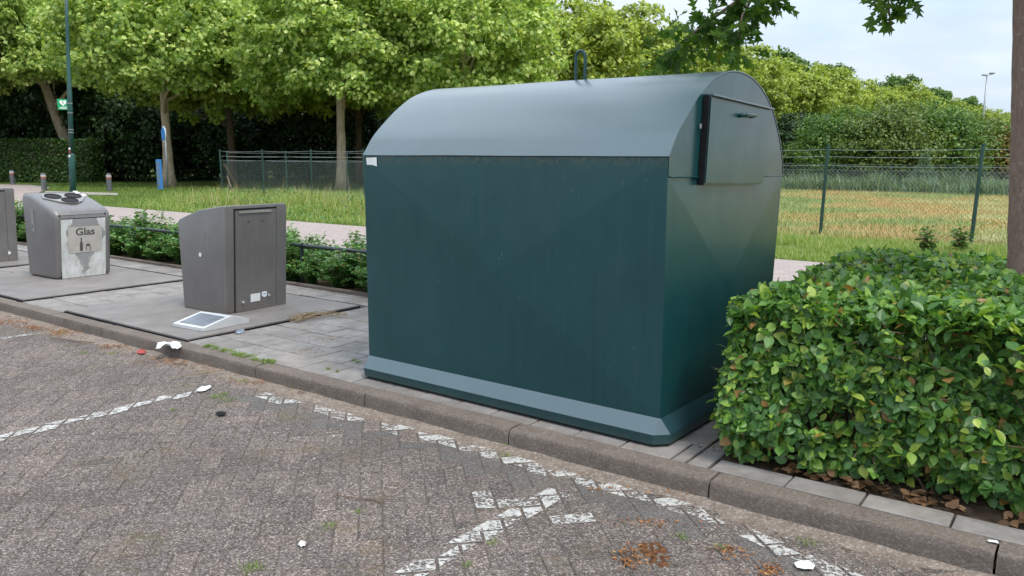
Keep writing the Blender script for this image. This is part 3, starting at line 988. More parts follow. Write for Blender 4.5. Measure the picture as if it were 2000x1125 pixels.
# the strip of narrow slabs at the container's end, and the row in front of the hedge
s = .13
t0 = .13
while t0 < 2.5:
    tile(-1.615, -1.50, t0, min(t0 + .30, 2.6)); t0 += .30
hc = [ST(gp(1330, 905))[0] + .02, ST(gp(1545, 935))[0], ST(gp(1690, 970))[0], ST(gp(1862, 1013))[0]]
row = [-1.49, hc[1] - .02]
row = [-1.49] + [x for x in hc[1:]]
while row[-1] < 3: row.append(row[-1] + .30)
for a, b in zip(row[:-1], row[1:]):
    if b - a > .06: tile(a, b, .135, .305)
o = pv.build("pavement", M["tile"]); o["kind"] = "structure"
# hedge soil bed with uneven surface
hb = MB(); vs, fs = [], []
for a in range(61):
    for b in range(41):
        s = -1.50 + 5.5 * a / 60; t = .30 + 3.5 * b / 40
        p = K(s, t); vs.append((p[0], p[1], -.022 + .016 * mnoise.fractal(Vector((s * 5, t * 5, 0)), 1, 2, 4) + .02 * min(1, b / 4)))
for a in range(60):
    for b in range(40):
        q = a * 41 + b; fs.append((q, q + 41, q + 42, q + 1))
hb.add(vs, fs)
o = hb.build("hedge_bed", M["soil"], smooth=True); o["kind"] = "structure"
# edging behind the pavement and the shrub bed
eb = MB()
s = -20.0
while s < 1.4:
    vs = [K(s + .004, 2.60, -.05), K(s + .996, 2.60, -.05), K(s + .996, 2.68, -.05), K(s + .004, 2.68, -.05), K(s + .004, 2.60, .03), K(s + .996, 2.60, .03), K(s + .996, 2.68, .03), K(s + .004, 2.68, .03)]
    eb.add(vs, [(0, 3, 2, 1), (4, 5, 6, 7), (0, 1, 5, 4), (1, 2, 6, 5), (2, 3, 7, 6), (3, 0, 4, 7)]); s += 1.0
o = eb.build("edging", M["kerb"]); o["kind"] = "structure"
sheet("shrub_bed", [K(-24, 2.68, -.012), K(1.4, 2.68, -.012), K(1.4, 3.75, -.012), K(-24, 3.75, -.012)], M["soil"])

# --- the brick path, with its branch to the left
sheet("path", [K(-60, 3.7, -.006), K(60, 3.7, -.006), K(60, 8.85, -.006), K(-24.5, 8.95, -.006), K(-60, 9.3, -.006)], M["path"])
B = [gp(x, y, -.004) for x, y in ((-500, 405), (35, 402), (58, 392), (72, 378), (98, 366), (60, 361), (-500, 352))]
sheet("side_path", B, M["path"])
B = [gp(x, y, -.002) for x, y in ((88, 373), (150, 374.5), (230, 377), (230, 381), (150, 380), (88, 377))]
sheet("foot_path", B, M["concrete"])

# ================================================================== THE CONTAINER
CO = np.array([.8036, 4.1884, 0.0]); CYAW = RAD(-37.169); CL = 2.274
cont = thing("textile_container", "large dark green metal collection container with arched roof and side hatch on the pavement", "container", CO, CYAW)
# local axes: x along its length (0 = near end, negative to the far end), y depth, z up
SH = lambda z: -.004 * z
prof = [(0, 1.551), (.045, 1.612), (.094, 1.674), (.178, 1.75), (.326, 1.866), (.496, 1.966), (.69, 2.026), (.84, 2.044), (.97, 2.040), (1.11, 2.020), (1.285, 1.962), (1.465, 1.854), (1.61, 1.696), (1.672, 1.60), (1.705, 1.535), (1.728, 1.44)]
def catmull(P, n=4):
    P = [np.array(p) for p in P]; out = []
    for i in range(len(P) - 1):
        a, b, c, d = P[max(i - 1, 0)], P[i], P[i + 1], P[min(i + 2, len(P) - 1)]
        for k in range(n):
            t = k / n
            out.append(.5 * ((2 * b) + (-a + c) * t + (2 * a - 5 * b + 4 * c - d) * t * t + (-a + 3 * b - 3 * c + d) * t ** 3))
    out.append(P[-1]); return [tuple(map(float, p)) for p in out]
arch = catmull(prof)
bod = MB()
zb, ZE = .150, 1.549
yb = 1.60                                     # back wall foot
# front wall: cross-broken (shallow pyramid), two-triangle fans
def fan(c, ring):
    bod.add([c] + ring, [(0, i + 1, (i + 1) % len(ring) + 1) for i in range(len(ring))], 1 if c[0] > 0 else 0)
fan((-CL / 2, -.016, (zb + ZE) / 2), [(-CL, 0, zb), (0, 0, zb), (0, 0, ZE), (-CL, 0, ZE)])
# near end: lower field cross-broken, upper field flat under the arch
zs = 1.452
fan((.020, .82, (zb + zs) / 2), [(0, 0, zb), (0, yb, zb), (0, 1.728, zs - .02), (0, 0, zs)])
up_poly = [(0, zs)] + [(0, 1.549)] + [p for p in arch if p[1] > 1.46 and p[0] > .01] + [(1.728, zs - .02)]
# a fine weld ridge lies on the seam
bod.add([(0.0035, y * .9985 + .001, z - .003) for y, z in up_poly], [tuple(range(len(up_poly)))], 1)
bod.add([(.0035, 0, zs), (.0035, 1.728, zs - .02), (0, 1.728, zs - .026), (0, 0, zs - .006)], [(0, 1, 2, 3)])
# far end and back
fe = [(0, zb)] + [(0, 1.549)] + [p for p in arch if p[0] > .01] + [(yb, zb)]
bod.add([(-CL, y, z) for y, z in fe], [tuple(range(len(fe)))])
fan((-CL / 2, 1.68, .8), [(0, yb, zb), (-CL, yb, zb), (-CL, 1.728, 1.44), (0, 1.728, 1.44)])
body = bod.build("body", [M["green"], M["green_end"]], cont, fix=False)
for q in body.data.vertices: q.co.x += SH(q.co.z)
# weld bead
wb = MB()
pts = [(.004, .02 + 1.69 * k / 60, zs - .003 - .02 * k / 60 + rr.gauss(0, .0012)) for k in range(61)]
wb.tube(pts, [.003 + abs(rr.gauss(0, .0016)) for _ in pts], 5)
wb.build("weld_seam", M["green"], cont)
# roof sheet, 6 mm thick, a touch proud of the walls
rf = MB()
def off(poly, d):
    out = []
    for i, p in enumerate(poly):
        a, b = poly[max(i - 1, 0)], poly[min(i + 1, len(poly) - 1)]
        tx, tz = b[0] - a[0], b[1] - a[1]; L = math.hypot(tx, tz) or 1
        out.append((p[0] - tz / L * d, p[1] + tx / L * d))
    return out
outer = off(arch, .007); inner = off(arch, .0005)
xs = [-CL - .004] + [-CL + CL * k / 24 for k in range(1, 24)] + [.0065]
vs, fs = [], []
n = len(outer)
for i, x in enumerate(xs):
    for p in outer:
        w = .0035 * mnoise.noise(Vector((x * 1.7, p[0] * 2.1, 4.0)))
        vs.append((x + SH(p[1]), p[0], p[1] + w * (0 < i < len(xs) - 1)))
for i in range(len(xs) - 1):
    for k in range(n - 1):
        q = i * n + k; fs.append((q, q + n, q + n + 1, q + 1))
o0 = len(vs)
for x in (xs[0], xs[-1]):
    for p in inner: vs.append((x + SH(p[1]), p[0], p[1]))
for k in range(n - 1):
    fs.append((k, k + 1, o0 + k + 1, o0 + k))
    e = (len(xs) - 1) * n
    fs.append((e + k + 1, e + k, o0 + n + k, o0 + n + k + 1))
fs.append(tuple([i * n for i in range(len(xs))][::-1] + [o0, o0 + n]))
rf.add(vs, fs)
roof = rf.build("roof", M["green_skylit"], cont, smooth=True); set_sharp(roof, 40)
# plinth: a chamfered skirt with cut corners
ov, c, z1, z2 = .0615, .069, .077, .157
def ring(z, o, cc):
    x0, x1, y0, y1 = -CL - o, o, -o, yb + o
    return [(x0 + cc, y0, z), (x1 - cc, y0, z), (x1, y0 + cc, z), (x1, y1 - cc, z), (x1 - cc, y1, z), (x0 + cc, y1, z), (x0, y1 - cc, z), (x0, y0 + cc, z)]
r0, r1, r2 = ring(.022, ov - .004, c), ring(z1, ov, c), ring(z2, .004, .004)
pl = MB(); V8 = r0 + r1 + r2
fs = []
for a in range(2):
    for k in range(8): fs.append((a * 8 + k, a * 8 + (k + 1) % 8, a * 8 + 8 + (k + 1) % 8, a * 8 + 8 + k))
fs.append(tuple(range(7, -1, -1)))
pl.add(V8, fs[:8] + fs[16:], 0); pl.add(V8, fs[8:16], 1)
pl.box((-CL + .1, .1, -.01), (-CL + .25, yb - .1, .03)); pl.box((-.25, .1, -.01), (-.1, yb - .1, .03)); pl.box((-CL / 2 - .1, .1, -.01), (-CL / 2 + .1, yb - .1, .03))
plinth = pl.build("plinth", [M["green"], M["green_skylit"]], cont)  # chamfer takes the lighter paint, its sky reflection put into the colour
# lifting loop on the ridge
lp = MB()
lx, ly = -1.085, .84
pts = []
for k in range(5): pts.append((lx - .036, ly, 2.02 + .185 * k / 4))
for k in range(1, 9):
    a = math.pi * k / 9; pts.append((lx - .036 * math.cos(a), ly, 2.205 + .036 * math.sin(a)))
for k in range(5): pts.append((lx + .036, ly, 2.205 - .185 * k / 4))
lp.tube(pts, .0105, 10)
for sx in (-.036, .036): lp.tube([(lx + sx, ly, 2.036), (lx + sx, ly, 2.056)], [.02, .012], 10)
lp.build("lifting_loop", M["green"], cont, smooth=True)
# hatches at both ends
def hatch(x0, sgn):
    h = MB()
    th = .040
    poly = [(.365, 1.402), (1.262, 1.380), (1.355, 1.850), (.395, 1.882)]
    xa, xb = (x0, x0 + sgn * th)
    import bmesh
    bm = bmesh.new()
    A = [bm.verts.new((xa, y, z)) for y, z in poly]; Bv = [bm.verts.new((xb, y, z)) for y, z in poly]
    bm.faces.new(A[::-1]); bm.faces.new(Bv)
    for i in range(4): bm.faces.new((A[i], A[(i + 1) % 4], Bv[(i + 1) % 4], Bv[i]))
    bmesh.ops.recalc_face_normals(bm, faces=bm.faces)
    bmesh.ops.bevel(bm, geom=list(bm.edges), offset=.011, segments=2, affect="EDGES")
    bm.verts.index_update()
    h.add([q.co for q in bm.verts], [[q.index for q in f.verts] for f in bm.faces]); bm.free()
    d = h.build("hatch", M["green_hatch"], cont)
    lpz = MB(); xo = xb + sgn * .014
    for_ = [(xa, .400, 1.884), (xo, .400, 1.884), (xo, 1.357, 1.852), (xa, 1.357, 1.852)]
    lpz.add([(x, y, z - .001) for x, y, z in for_] + [(x, y, z + .008) for x, y, z in for_], [(0, 3, 2, 1), (4, 5, 6, 7), (0, 1, 5, 4), (1, 2, 6, 5), (2, 3, 7, 6), (3, 0, 4, 7)])
    lpz.build("lit_edge_lip", M["green_skylit"], d, fix=True)  # added strip in lighter paint, draws the hatch's lit top edge
    hd = MB()
    pts = [(xb - sgn * .004, .80, 1.790), (xb + sgn * .030, .81, 1.797), (xb + sgn * .034, .83, 1.797), (xb + sgn * .034, .97, 1.800), (xb + sgn * .030, .99, 1.800), (xb - sgn * .004, 1.0, 1.795)]
    hd.tube(pts, .011, 8)
    hd.build("handle", M["green"], d, smooth=True)
    sl = MB()
    sl.prism([(.352, 1.400), (.3635, 1.400), (.3935, 1.884), (.382, 1.884)], 0, min(xa, xb) + .004, max(xa, xb) - .002)
    sl.build("rubber_seal", M["black"], d)
    lg = MB()
    lg.tube([(xa + sgn * .012, .338, 1.705), (xa + sgn * .012, .338, 1.73)], .008, 8)
    lg.build("latch", M["pole_grey"], d)
hatch(.004 + SH(1.6), 1); hatch(-CL - .004 + SH(1.6), -1)
# torn white sticker under the eave
st = MB(); st.add([(-2.252, -.0055, 1.537), (-2.150, -.0062, 1.540), (-2.148, -.0062, 1.480), (-2.19, -.006, 1.489), (-2.247, -.0055, 1.490)], [(0, 4, 3, 2, 1)])
st.build("sticker", M["white"], cont)

# ================================================================== UNDERGROUND BINS
BYAW = RAD(-34.5)
def platform(sr, tr, label, tilt=0.0):
    pb = MB()
    cx, cy = (sr[0] + sr[1]) / 2, (tr[0] + tr[1]) / 2
    hw, hh = (sr[1] - sr[0]) / 2, (tr[1] - tr[0]) / 2
    pb.box((-hw, -hh, -.03), (hw, hh, .026), 0, .004)
    p = K(cx, cy, 0)
    o = pb.build("steel_platform", M["slab"], None, p, KA)
    o.rotation_euler = (tilt, 0, KA)
    tag(o, label, "platform", "steel platforms under the bins")
    rim = MB()
    for a, b in (((-hw - .012, -hh - .012, -.03), (hw + .012, -hh - .002, .012)), ((hw + .002, -hh - .0115, -.03), (hw + .012, hh + .0115, .012))):
        rim.box(a, b)
    rim.build("frame", M["black"], o)
    return o
platform(MID_S, MID_T, "flat steel platform under the plain grey bin, with the lid lying on it", .004)
platform(GLA_S, GLA_T, "flat steel platform under the grey glass bin marked Glas")
platform(LEF_S, LEF_T, "flat steel platform under the bin cut off at the left edge")

def smoothbox(name, poly, y0, y1, mat, parent, bev=.012, taper=0.0):
    """side profile poly (x,z) extruded over y, bevelled; taper narrows the top"""
    import bmesh
    bm = bmesh.new()
    zmax = max(p[1] for p in poly)
    yc = (y0 + y1) / 2
    def yy(y, z): return yc + (y - yc) * (1 - taper * z / zmax)
    A = [bm.verts.new((x, yy(y0, z), z)) for x, z in poly]; Bv = [bm.verts.new((x, yy(y1, z), z)) for x, z in poly]
    n = len(poly)
    bm.faces.new(A); bm.faces.new(Bv[::-1])
    for i in range(n): bm.faces.new((A[(i + 1) % n], A[i], Bv[i], Bv[(i + 1) % n]))
    bmesh.ops.recalc_face_normals(bm, faces=bm.faces)
    if bev:
        es = [e for e in bm.edges if e.calc_face_angle(0) > RAD(20)]
        bmesh.ops.bevel(bm, geom=es, offset=bev, segments=3, affect="EDGES", profile=.5)
    me = bpy.data.meshes.new(name); bm.to_mesh(me); bm.free()
    me.materials.append(mat)
    me.polygons.foreach_set("use_smooth", [True] * len(me.polygons))
    o = bpy.data.objects.new(name, me); COL.objects.link(o); o.parent = parent
    set_sharp(o, 30)
    return o

def rot_to(normal, up, loc):
    nn = Vector(normal).normalized(); u = Vector(up); u = (u - nn * u.dot(nn)).normalized(); r = u.cross(nn)
    return Matrix(((r.x, u.x, nn.x, loc[0]), (r.y, u.y, nn.y, loc[1]), (r.z, u.z, nn.z, loc[2]), (0, 0, 0, 1)))

def plain_bin(label, O, stickers=True):
    b = thing("waste_bin", label, "bin", O, BYAW, "grey waste bins on steel platforms")
    side = [(0, 0), (-.665, 0), (-.70, .855), (-.685, .885), (-.62, .91), (-.36, .992), (.0, 1.045), (.07, 1.050)]
    hs = smoothbox("housing", side, 0.0, .735, M["steel"], b, .012, .02)
    fx = lambda z: .07 * z / 1.05
    dm = MB()
    def q(y, z, o): return (fx(z) + o, y, z)
    def slab3(y0, y1, z0, z1, o0, o1, m):
        m.add([q(y0, z0, o0), q(y1, z0, o0), q(y1, z1, o0), q(y0, z1, o0), q(y0, z0, o1), q(y1, z0, o1), q(y1, z1, o1), q(y0, z1, o1)],
              [(0, 3, 2, 1), (4, 5, 6, 7), (0, 1, 5, 4), (1, 2, 6, 5), (2, 3, 7, 6), (3, 0, 4, 7)])
    slab3(.118, .600, .004, .998, .001, .014, dm)
    d = dm.build("door", M["steel"], b)
    e = MB(); slab3(.606, .728, .004, 1.03, .001, .011, e); e.build("side_strip", M["steel"], b)
    g = MB(); slab3(.104, .114, .004, 1.0, .0012, .003, g); slab3(.104, .640, 1.001, 1.018, .0012, .003, g); g.build("door_gap", M["black"], b)
    h = MB(); slab3(.15, .53, .972, .994, .0145, .026, h); h.build("handle", M["chrome"], d)
    for y in (.26, .43):
        r = MB(); p = q(y, .885, .0142); r.tube([p, (p[0] + .004, p[1], p[2])], .007, 8); r.build("rivet", M["black"], d)
    if stickers:
        s = MB(); slab3(.285, .400, .085, .165, .0145, .0152, s); s.build("sticker", M["white"], d)
        c = MB(); p = q(.452, .148, .0146); c.tube([p, (p[0] + .001, p[1], p[2])], .034, 20); c.build("round_sticker", M["white"], d)
        w = MB(); slab3(.428, .478, .142, .150, .0158, .0162, w); w.build("lettering", M["blue"], d)
        for y, z in ((.195, .095), (.505, .125)):
            k = MB(); p = q(y, z, .012); k.tube([p, (p[0] + .012, p[1], p[2])], [.018, .018], 12); k.tube([(p[0] + .012, p[1], p[2]), (p[0] + .03, p[1], p[2])], [.011, .009], 10)
            k.build("lock", M["chrome"], d, smooth=False)
        s2 = MB(); s2.tube([(-.345, -.0005, .56), (-.345, -.0016, .56)], .022, 14); s2.build("paint_chip", M["white"], hs)
    return b
MIDO = np.array([-2.772, 7.653, .026])
plain_bin("plain grey metal bin with a shut door, white stickers and a sloping top", MIDO)
lo = gp(36, 508, .026)
lb = plain_bin("grey metal bin cut off by the left edge of the photo, beside the glass bin", np.array([lo[0] - .735 * -math.sin(BYAW), lo[1] - .735 * math.cos(BYAW), .026]), False)
s2 = MB(); s2.tube([(.012, .60, .13), (.020, .60, .13)], .035, 16); s2.tube([(.012, .545, .12), (.019, .545, .12)], .028, 16)
s2.build("sticker", M["white"], lb)

GO = np.array([-5.594, 9.781, .026])
gb = thing("glass_bin", "grey metal glass bin with three round holes on top and a peeling sign reading Glas", "bin", GO, BYAW)
side = [(0, 0), (-.70, 0), (-.715, 1.02), (-.66, 1.045), (-.52, 1.030), (-.36, .985), (-.18, .932), (.0, .868), (.06, .835), (.083, .79), (.085, .74)]
hs = smoothbox("housing", side, 0.0, .70, M["steel"], gb, .05, .01)
fx = lambda z: .085 * z / .74 if z < .74 else .085
def gq(y, z, o): return (fx(z) + o, y, z)
pn = MB()
nz = 12
def gpanel(y0, y1, z0, z1, o0, o1, m):
    m.add([gq(y0, z0, o0), gq(y1, z0, o0), gq(y1, z1, o0), gq(y0, z1, o0), gq(y0, z0, o1), gq(y1, z0, o1), gq(y1, z1, o1), gq(y0, z1, o1)],
          [(0, 3, 2, 1), (4, 5, 6, 7), (0, 1, 5, 4), (1, 2, 6, 5), (2, 3, 7, 6), (3, 0, 4, 7)])
gpanel(.070, .622, .006, .738, -.004, .006, pn)
panel = pn.build("front_panel", M["peel"], gb)
jb = MB(); gpanel(.060, .069, .004, .80, -.006, .0008, jb); gpanel(.623, .630, .004, .80, -.006, .0008, jb); gpanel(.070, .622, .740, .748, -.004, .0012, jb)
jb.build("panel_gap", M["black"], gb)
# sign plate with rounded corners
def rrect(w, h, r, n=5):
    out = []
    for cx, cy, a0 in ((w - r, h - r, 0), (r, h - r, 90), (r, r, 180), (w - r, r, 270)):
        for k in range(n + 1):
            a = RAD(a0 + 90 * k / n); out.append((cx + r * math.cos(a), cy + r * math.sin(a)))
    return out
pp = MB()
pts = [(.150 + x, .315 + y) for x, y in rrect(.425, .325, .03)]
n = len(pts)
pp.add([gq(y, z, .0065) for y, z in pts] + [gq(y, z, .010) for y, z in pts], [tuple(range(n, 2 * n))] + [(i, (i + 1) % n, (i + 1) % n + n, i + n) for i in range(n)])
plate = pp.build("sign_plate", M["plate"], panel)
nrm = Vector((.74, 0, -.085)).normalized()
def on_panel(y, z, o): return rot_to(nrm, (0, 0, 1), gq(y, z, o))
text_mesh("lettering", "Glas", .125, M["sign_text"], plate, on_panel(.362, .572, .0105), .001, 1.1)
ic = MB()
bot = [(-.040, 0), (.0, 0), (.0, .095), (-.012, .125), (-.012, .165), (-.028, .165), (-.028, .125), (-.040, .095)]
jar = [(.035, .0), (.045, 0), (.045, .055), (.085, .055), (.085, .0), (.095, 0), (.095, .065), (.087, .072), (.087, .085), (.043, .085), (.043, .072), (.035, .065)]
for shp in (bot, jar):
    ic.add([gq(.33 + x, .335 + z, .0112) for x, z in shp], [tuple(range(len(shp)))])
ic.build("bottle_mark", M["sign_text"], plate)
# top plate with three holes on the sloping deck
P0, P1 = Vector((-.58, 0, 1.038)), Vector((-.10, 0, .902))
dv = (P1 - P0).normalized(); tn = Vector((-dv.z, 0, dv.x)); tn = tn if tn.z > 0 else -tn
mid = Vector((-.285, .345, .962))
top = Matrix(((dv.x, 0, tn.x, mid.x + tn.x * .006), (0, 1, 0, mid.y), (dv.z, 0, tn.z, mid.z + tn.z * .006), (0, 0, 0, 1)))
oct_ = [(-.20, -.16), (.05, -.25), (.16, -.20), (.20, -.05), (.20, .05), (.16, .20), (.05, .25), (-.20, .16)]
oc = [(-.19, -.215), (-.05, -.265), (.12, -.14), (.19, -.03), (.19, .03), (.12, .14), (-.05, .265), (-.19, .215)]
tp = MB(); tp.prism(oc, 2, 0, .010)
tpo = tp.build("hole_plate", M["steel_light"], gb); tpo.matrix_local = top
for hx_, hy_ in ((-.085, -.125), (-.085, .125), (.085, 0.0)):
    h = MB(); R = .088
    ri = [(hx_ + R * math.cos(2 * math.pi * k / 28), hy_ + R * math.sin(2 * math.pi * k / 28)) for k in range(28)]
    h.add([(x, y, .0118) for x, y in ri], [tuple(range(28))])
    ho = h.build("bottle_hole", M["dark_hole"], tpo)
    rg = MB(); pts = [(hx_ + (R + .004) * math.cos(2 * math.pi * k / 28), hy_ + (R + .004) * math.sin(2 * math.pi * k / 28), .0125) for k in range(29)]
    rg.tube(pts, .007, 6, cap=False); rg.build("ring", M["black"], ho, smooth=True)
for (a, b, w, h_) in ((-.30, .255, .10, .05), (-.17, .285, .09, .045)):
    s = MB(); s.box((a, b - h_ / 2, .002), (a + w, b + h_ / 2, .0035)); so = s.build("sticker", M["white"], gb); so.matrix_local = top
kp = MB(); kp.box((-.49, -.007, .57), (-.425, .002, .84), 0, .003); kpo = kp.build("lock_plate", M["steel_light"], gb)
kh = MB(); kh.box((-.463, -.0085, .62), (-.452, -.0072, .655)); kh.build("keyhole", M["black"], kpo)

# ================================================================== LID LYING ON THE PLATFORM
A = gp(338, 637, .026)
ld = thing("detached_lid", "silver framed wedge-shaped lid with a dull grey pane lying flat before the plain bin", "lid", A, RAD(-32))
lm = MB()
lw = .425
pr = [(0, .0), (0, .028), (.30, .088), (.50, .036), (.50, 0)]      # (n, z)
lm.prism([(y, z) for y, z in pr], 0, 0, lw)
lm.build("frame", M["alu"], ld, fix=True)
def lq(x, y, o=.002): return (x, y, .028 + .06 * y / .30 + o)
g = MB(); g.add([lq(.045, .04), lq(lw - .045, .04), lq(lw - .045, .265), lq(.045, .265)], [(0, 1, 2, 3)]); g.build("pane", M["glass_dark"], ld)
ed = MB(); ed.add([lq(.04, .035, .0012), lq(lw - .04, .035, .0012), lq(lw - .04, .27, .0012), lq(.04, .27, .0012)], [(0, 1, 2, 3)]); ed.build("gasket", M["bollard"], ld)

# ================================================================== RAIL BEHIND THE BINS
rl = thing("tube_rail", "low dark tube railing running through the shrubs behind the bins", "railing", K(-8, 2.86, 0), KA)
rr_ = MB(); rr_.tube([(x, 0, .455 + .002 * math.sin(x * 3)) for x in np.arange(-9, 9.1, 1.0)], .024, 10); rr_.build("top_rail", M["rail"], rl, smooth=True)
for x in (-7.75, -5.8, -3.85, -1.9, .05, 2.0, 3.95, 5.9):
    p = MB(); p.tube([(x, 0, -.02), (x, 0, .47)], .027, 10); p.tube([(x - .03, 0, .456), (x + .03, 0, .456)], .033, 10); p.build("post", M["rail"], rl, smooth=False)

# ================================================================== LOW SHRUBS
def shrub_mesh(seed, hgt=.62, rad=.42, n=1500, size=.046):
    g = np.random.default_rng(seed)
    nst = 34
    mbs = MB()
    C, Ax = [], []
    for k in range(nst):
        a = g.uniform(0, 2 * math.pi); lean = g.uniform(.05, 1.0) * rad
        h = hgt * g.uniform(.45, 1.12) * (1 - .25 * lean / rad)
        pts = []
        for q in np.linspace(0, 1, 6):
            pts.append(np.array([math.cos(a) * lean * q ** 1.4 + g.normal(0, .008), math.sin(a) * lean * q ** 1.4 + g.normal(0, .008), h * q * (1 - .12 * q)]))
        mbs.tube(pts, [.004, .0035, .003, .0026, .002, .001], 4)
        pts = np.array(pts)
        m_ = n // nst
        u = g.uniform(.02, 1, m_) ** .8 * 4.99
        i = u.astype(int); f = (u - i)[:, None]
        pos = pts[i] * (1 - f) + pts[i + 1] * f
        ang = g.uniform(0, 2 * math.pi, m_)
        d = np.stack([np.cos(ang), np.sin(ang), g.uniform(-.2, .6, m_)], 1)
        C.append(pos + d * g.uniform(.01, .075, (m_, 1))); Ax.append(d)
    C = np.concatenate(C); Ax = np.concatenate(Ax)
    nr = np.stack([g.normal(0, .45, len(C)), g.normal(0, .45, len(C)), np.ones(len(C))], 1)
    return mbs, leaf_arrays(C, Ax, nr, g.uniform(.7, 1.3, len(C)) * size, T_oval(), 1.05)
protos = []
for k in range(3):
    sb = thing("low_shrub", "bushy low shrub with small green leaves growing along the railing behind the bins", "shrub", K(-3.2 - k * 9, 2.95, -.01), k * 1.3, "shrubs along the tube rail")
    mbs, la = shrub_mesh(20 + k, .66 + .06 * k, .50, 3600, .050)
    mbs.build("stems", M["twig"], sb); leaf_obj("foliage", M["leaf_low"], [(la, 0)], sb, smooth=True)
    protos.append(sb)
protos[0].location = tuple(K(-4.25, 3.0, -.01)); protos[1].location = tuple(K(-5.05, 2.98, -.01)); protos[2].location = tuple(K(-5.75, 3.05, -.01))
s = -6.35
while s > -19:
    sc = rr.uniform(.72, 1.08)
    if not (-7.72 < s < -7.30) and not(-9.0 < s < -8.6 and False):
        dup(protos[rr.randrange(3)], K(s, 3.0 + rr.uniform(-.12, .18), -.01), rr.uniform(0, 6.28), (sc, sc, sc * rr.uniform(.85, 1.12)))
    s -= rr.uniform(.38, .52)
s = -3.7
while s < -2.2:
    dup(protos[rr.randrange(3)], K(s, 3.0, -.01), rr.uniform(0, 6.28), (.9, .9, .85)); s += .6
s = -19.0
while s < -4:
    dup(protos[rr.randrange(3)], K(s, 2.84 + rr.uniform(-.02, .05), -.01), rr.uniform(0, 6.28), (.5, .5, .55)); s += rr.uniform(.45, .65)
# second, looser rank towards the path
s = -18.5
while s < -4:
    sc = rr.uniform(.6, .9)
    dup(protos[rr.randrange(3)], K(s, 3.45 + rr.uniform(-.08, .12), -.01), rr.uniform(0, 6.28), (sc, sc, sc)); s += rr.uniform(.6, .85)

# ================================================================== BEECH HEDGE
hg = thing("beech_hedge", "thick clipped beech hedge with large green leaves beside the green container", "hedge", K(-1.5, .4, 0), KA)
def hedge_leaves(n, depth, lo_s, hi_s, g, size):
    """leaves over front, top and left faces; local x along E, y along N"""
    HT, T0, T1 = .83, .0, 2.85
    out_c, out_n = [], []
    X1 = 3.3
    areas = [("f", X1 * HT * 1.25), ("t", X1 * (T1 - T0) * .72), ("l", HT * (T1 - T0) * .8), ("b", X1 * HT * .25)]
    tot = sum(a for _, a in areas)
    for nm, a in areas:
        k = int(n * a / tot)
        u, v = g.uniform(0, 1, k), g.uniform(0, 1, k)
        d = np.abs(g.normal(0, 1, k)) * depth
        if nm == "f":
            x = u * X1; z = .02 + (HT - .02) * v ** .92
            bul = .07 * np.sin(x * 2.7 + 1) + .05 * np.sin(x * 5.3 + z * 7) + .05 * np.sin(z * 5 + x * 1.7) - .09 * np.clip((.22 - z) / .22, 0, 1) + .06 * np.clip((z - .6) / .2, -.2, 1) * -1
            p = np.stack([x, T0 - bul + d, z], 1); nr = np.tile([0, -1, .25], (k, 1))
        elif nm == "t":
            x = u * X1; y = T0 + (T1 - T0) * v ** 1.25
            zz = HT + .035 * np.sin(x * 2.1) + .03 * np.sin(y * 3.7 + x) + .025 * np.sin(x * 7 + y * 5)
            edge = np.clip((y - T0) / .18, 0, 1); zz = zz - .06 * (1 - edge) ** 2
            edge = np.clip((x + .0) / .2, 0, 1); zz = zz - .05 * (1 - edge) ** 2
            p = np.stack([x - .10 * np.clip(y - 1.2, 0, 2), y, zz - d], 1); nr = np.tile([0, -.1, 1.0], (k, 1))
        elif nm == "l":
            y = T0 + (T1 - T0) * u; z = .02 + (HT - .04) * v
            bul = .05 * np.sin(y * 4 + 1) + .05 * np.sin(z * 8 + y * 2) - .08 * np.clip((.2 - z) / .2, 0, 1) - .03 * np.clip((z - .68) / .15, 0, 1)
            p = np.stack([-.02 - bul * .8 + d - .16 * np.clip(y - 1.3, 0, 2), y, z], 1); nr = np.tile([-1, 0, .25], (k, 1))
        else:
            x = u * X1; z = HT * v; p = np.stack([x, T1 - d, z], 1); nr = np.tile([0, 1, .2], (k, 1))
        out_c.append(p); out_n.append(nr)
    C = np.concatenate(out_c); Nn = np.concatenate(out_n).astype(float)
    # gaps: drop leaves where a coarse noise dips
    keep = np.ones(len(C), bool)
    for i, p in enumerate(C):
        v = mnoise.noise(Vector((p[0] * 4.3, p[1] * 4.3, p[2] * 5.0)))
        if v < -.27 and g.uniform() < .8: keep[i] = False
    C, Nn = C[keep], Nn[keep]
    k = len(C)
    nr = Nn + np.stack([g.normal(0, .55, k), g.normal(0, .55, k), g.normal(.35, .45, k)], 1)
    ax = g.normal(0, 1, (k, 3)); ax[:, 2] -= .35
    ax += Nn * .45
    return leaf_arrays(C - unit(ax) * size * .3, ax, nr, g.uniform(.5, 1.6, k) * size, T_oval(), g.uniform(.75, 1.05, k))
g = np.random.default_rng(3)
grp = [(hedge_leaves(46000, .045, 0, 1, g, .048), 0), (hedge_leaves(24000, .15, 0, 1, g, .050), 0)]
leaf_obj("foliage", M["leaf_beech"], grp, hg, uv=True, smooth=True)
tw = MB()
for k in range(330):
    x, y = g.uniform(.05, 3.2), g.uniform(.12, 2.7)
    if k < 110: y = g.uniform(.10, .30)
    elif k < 230: x = g.uniform(.03, .25)
    h = g.uniform(.4, .80)
    p = np.array([x, y, -.02]); pts = [p]
    for q in range(5):
        p = p + np.array([g.normal(0, .035), g.normal(0, .035), h / 5]); pts.append(p)
    tw.tube(pts, [.007, .006, .005, .004, .003, .0015], 5)
    for q in range(2):
        b = pts[int(g.integers(1, 5))]; e = b + np.array([g.normal(0, .09), g.normal(-.03, .09), g.uniform(.02, .16)])
        tw.tube([b, (b + e) / 2 + g.normal(0, .01, 3), e], [.004, .003, .0015], 4)
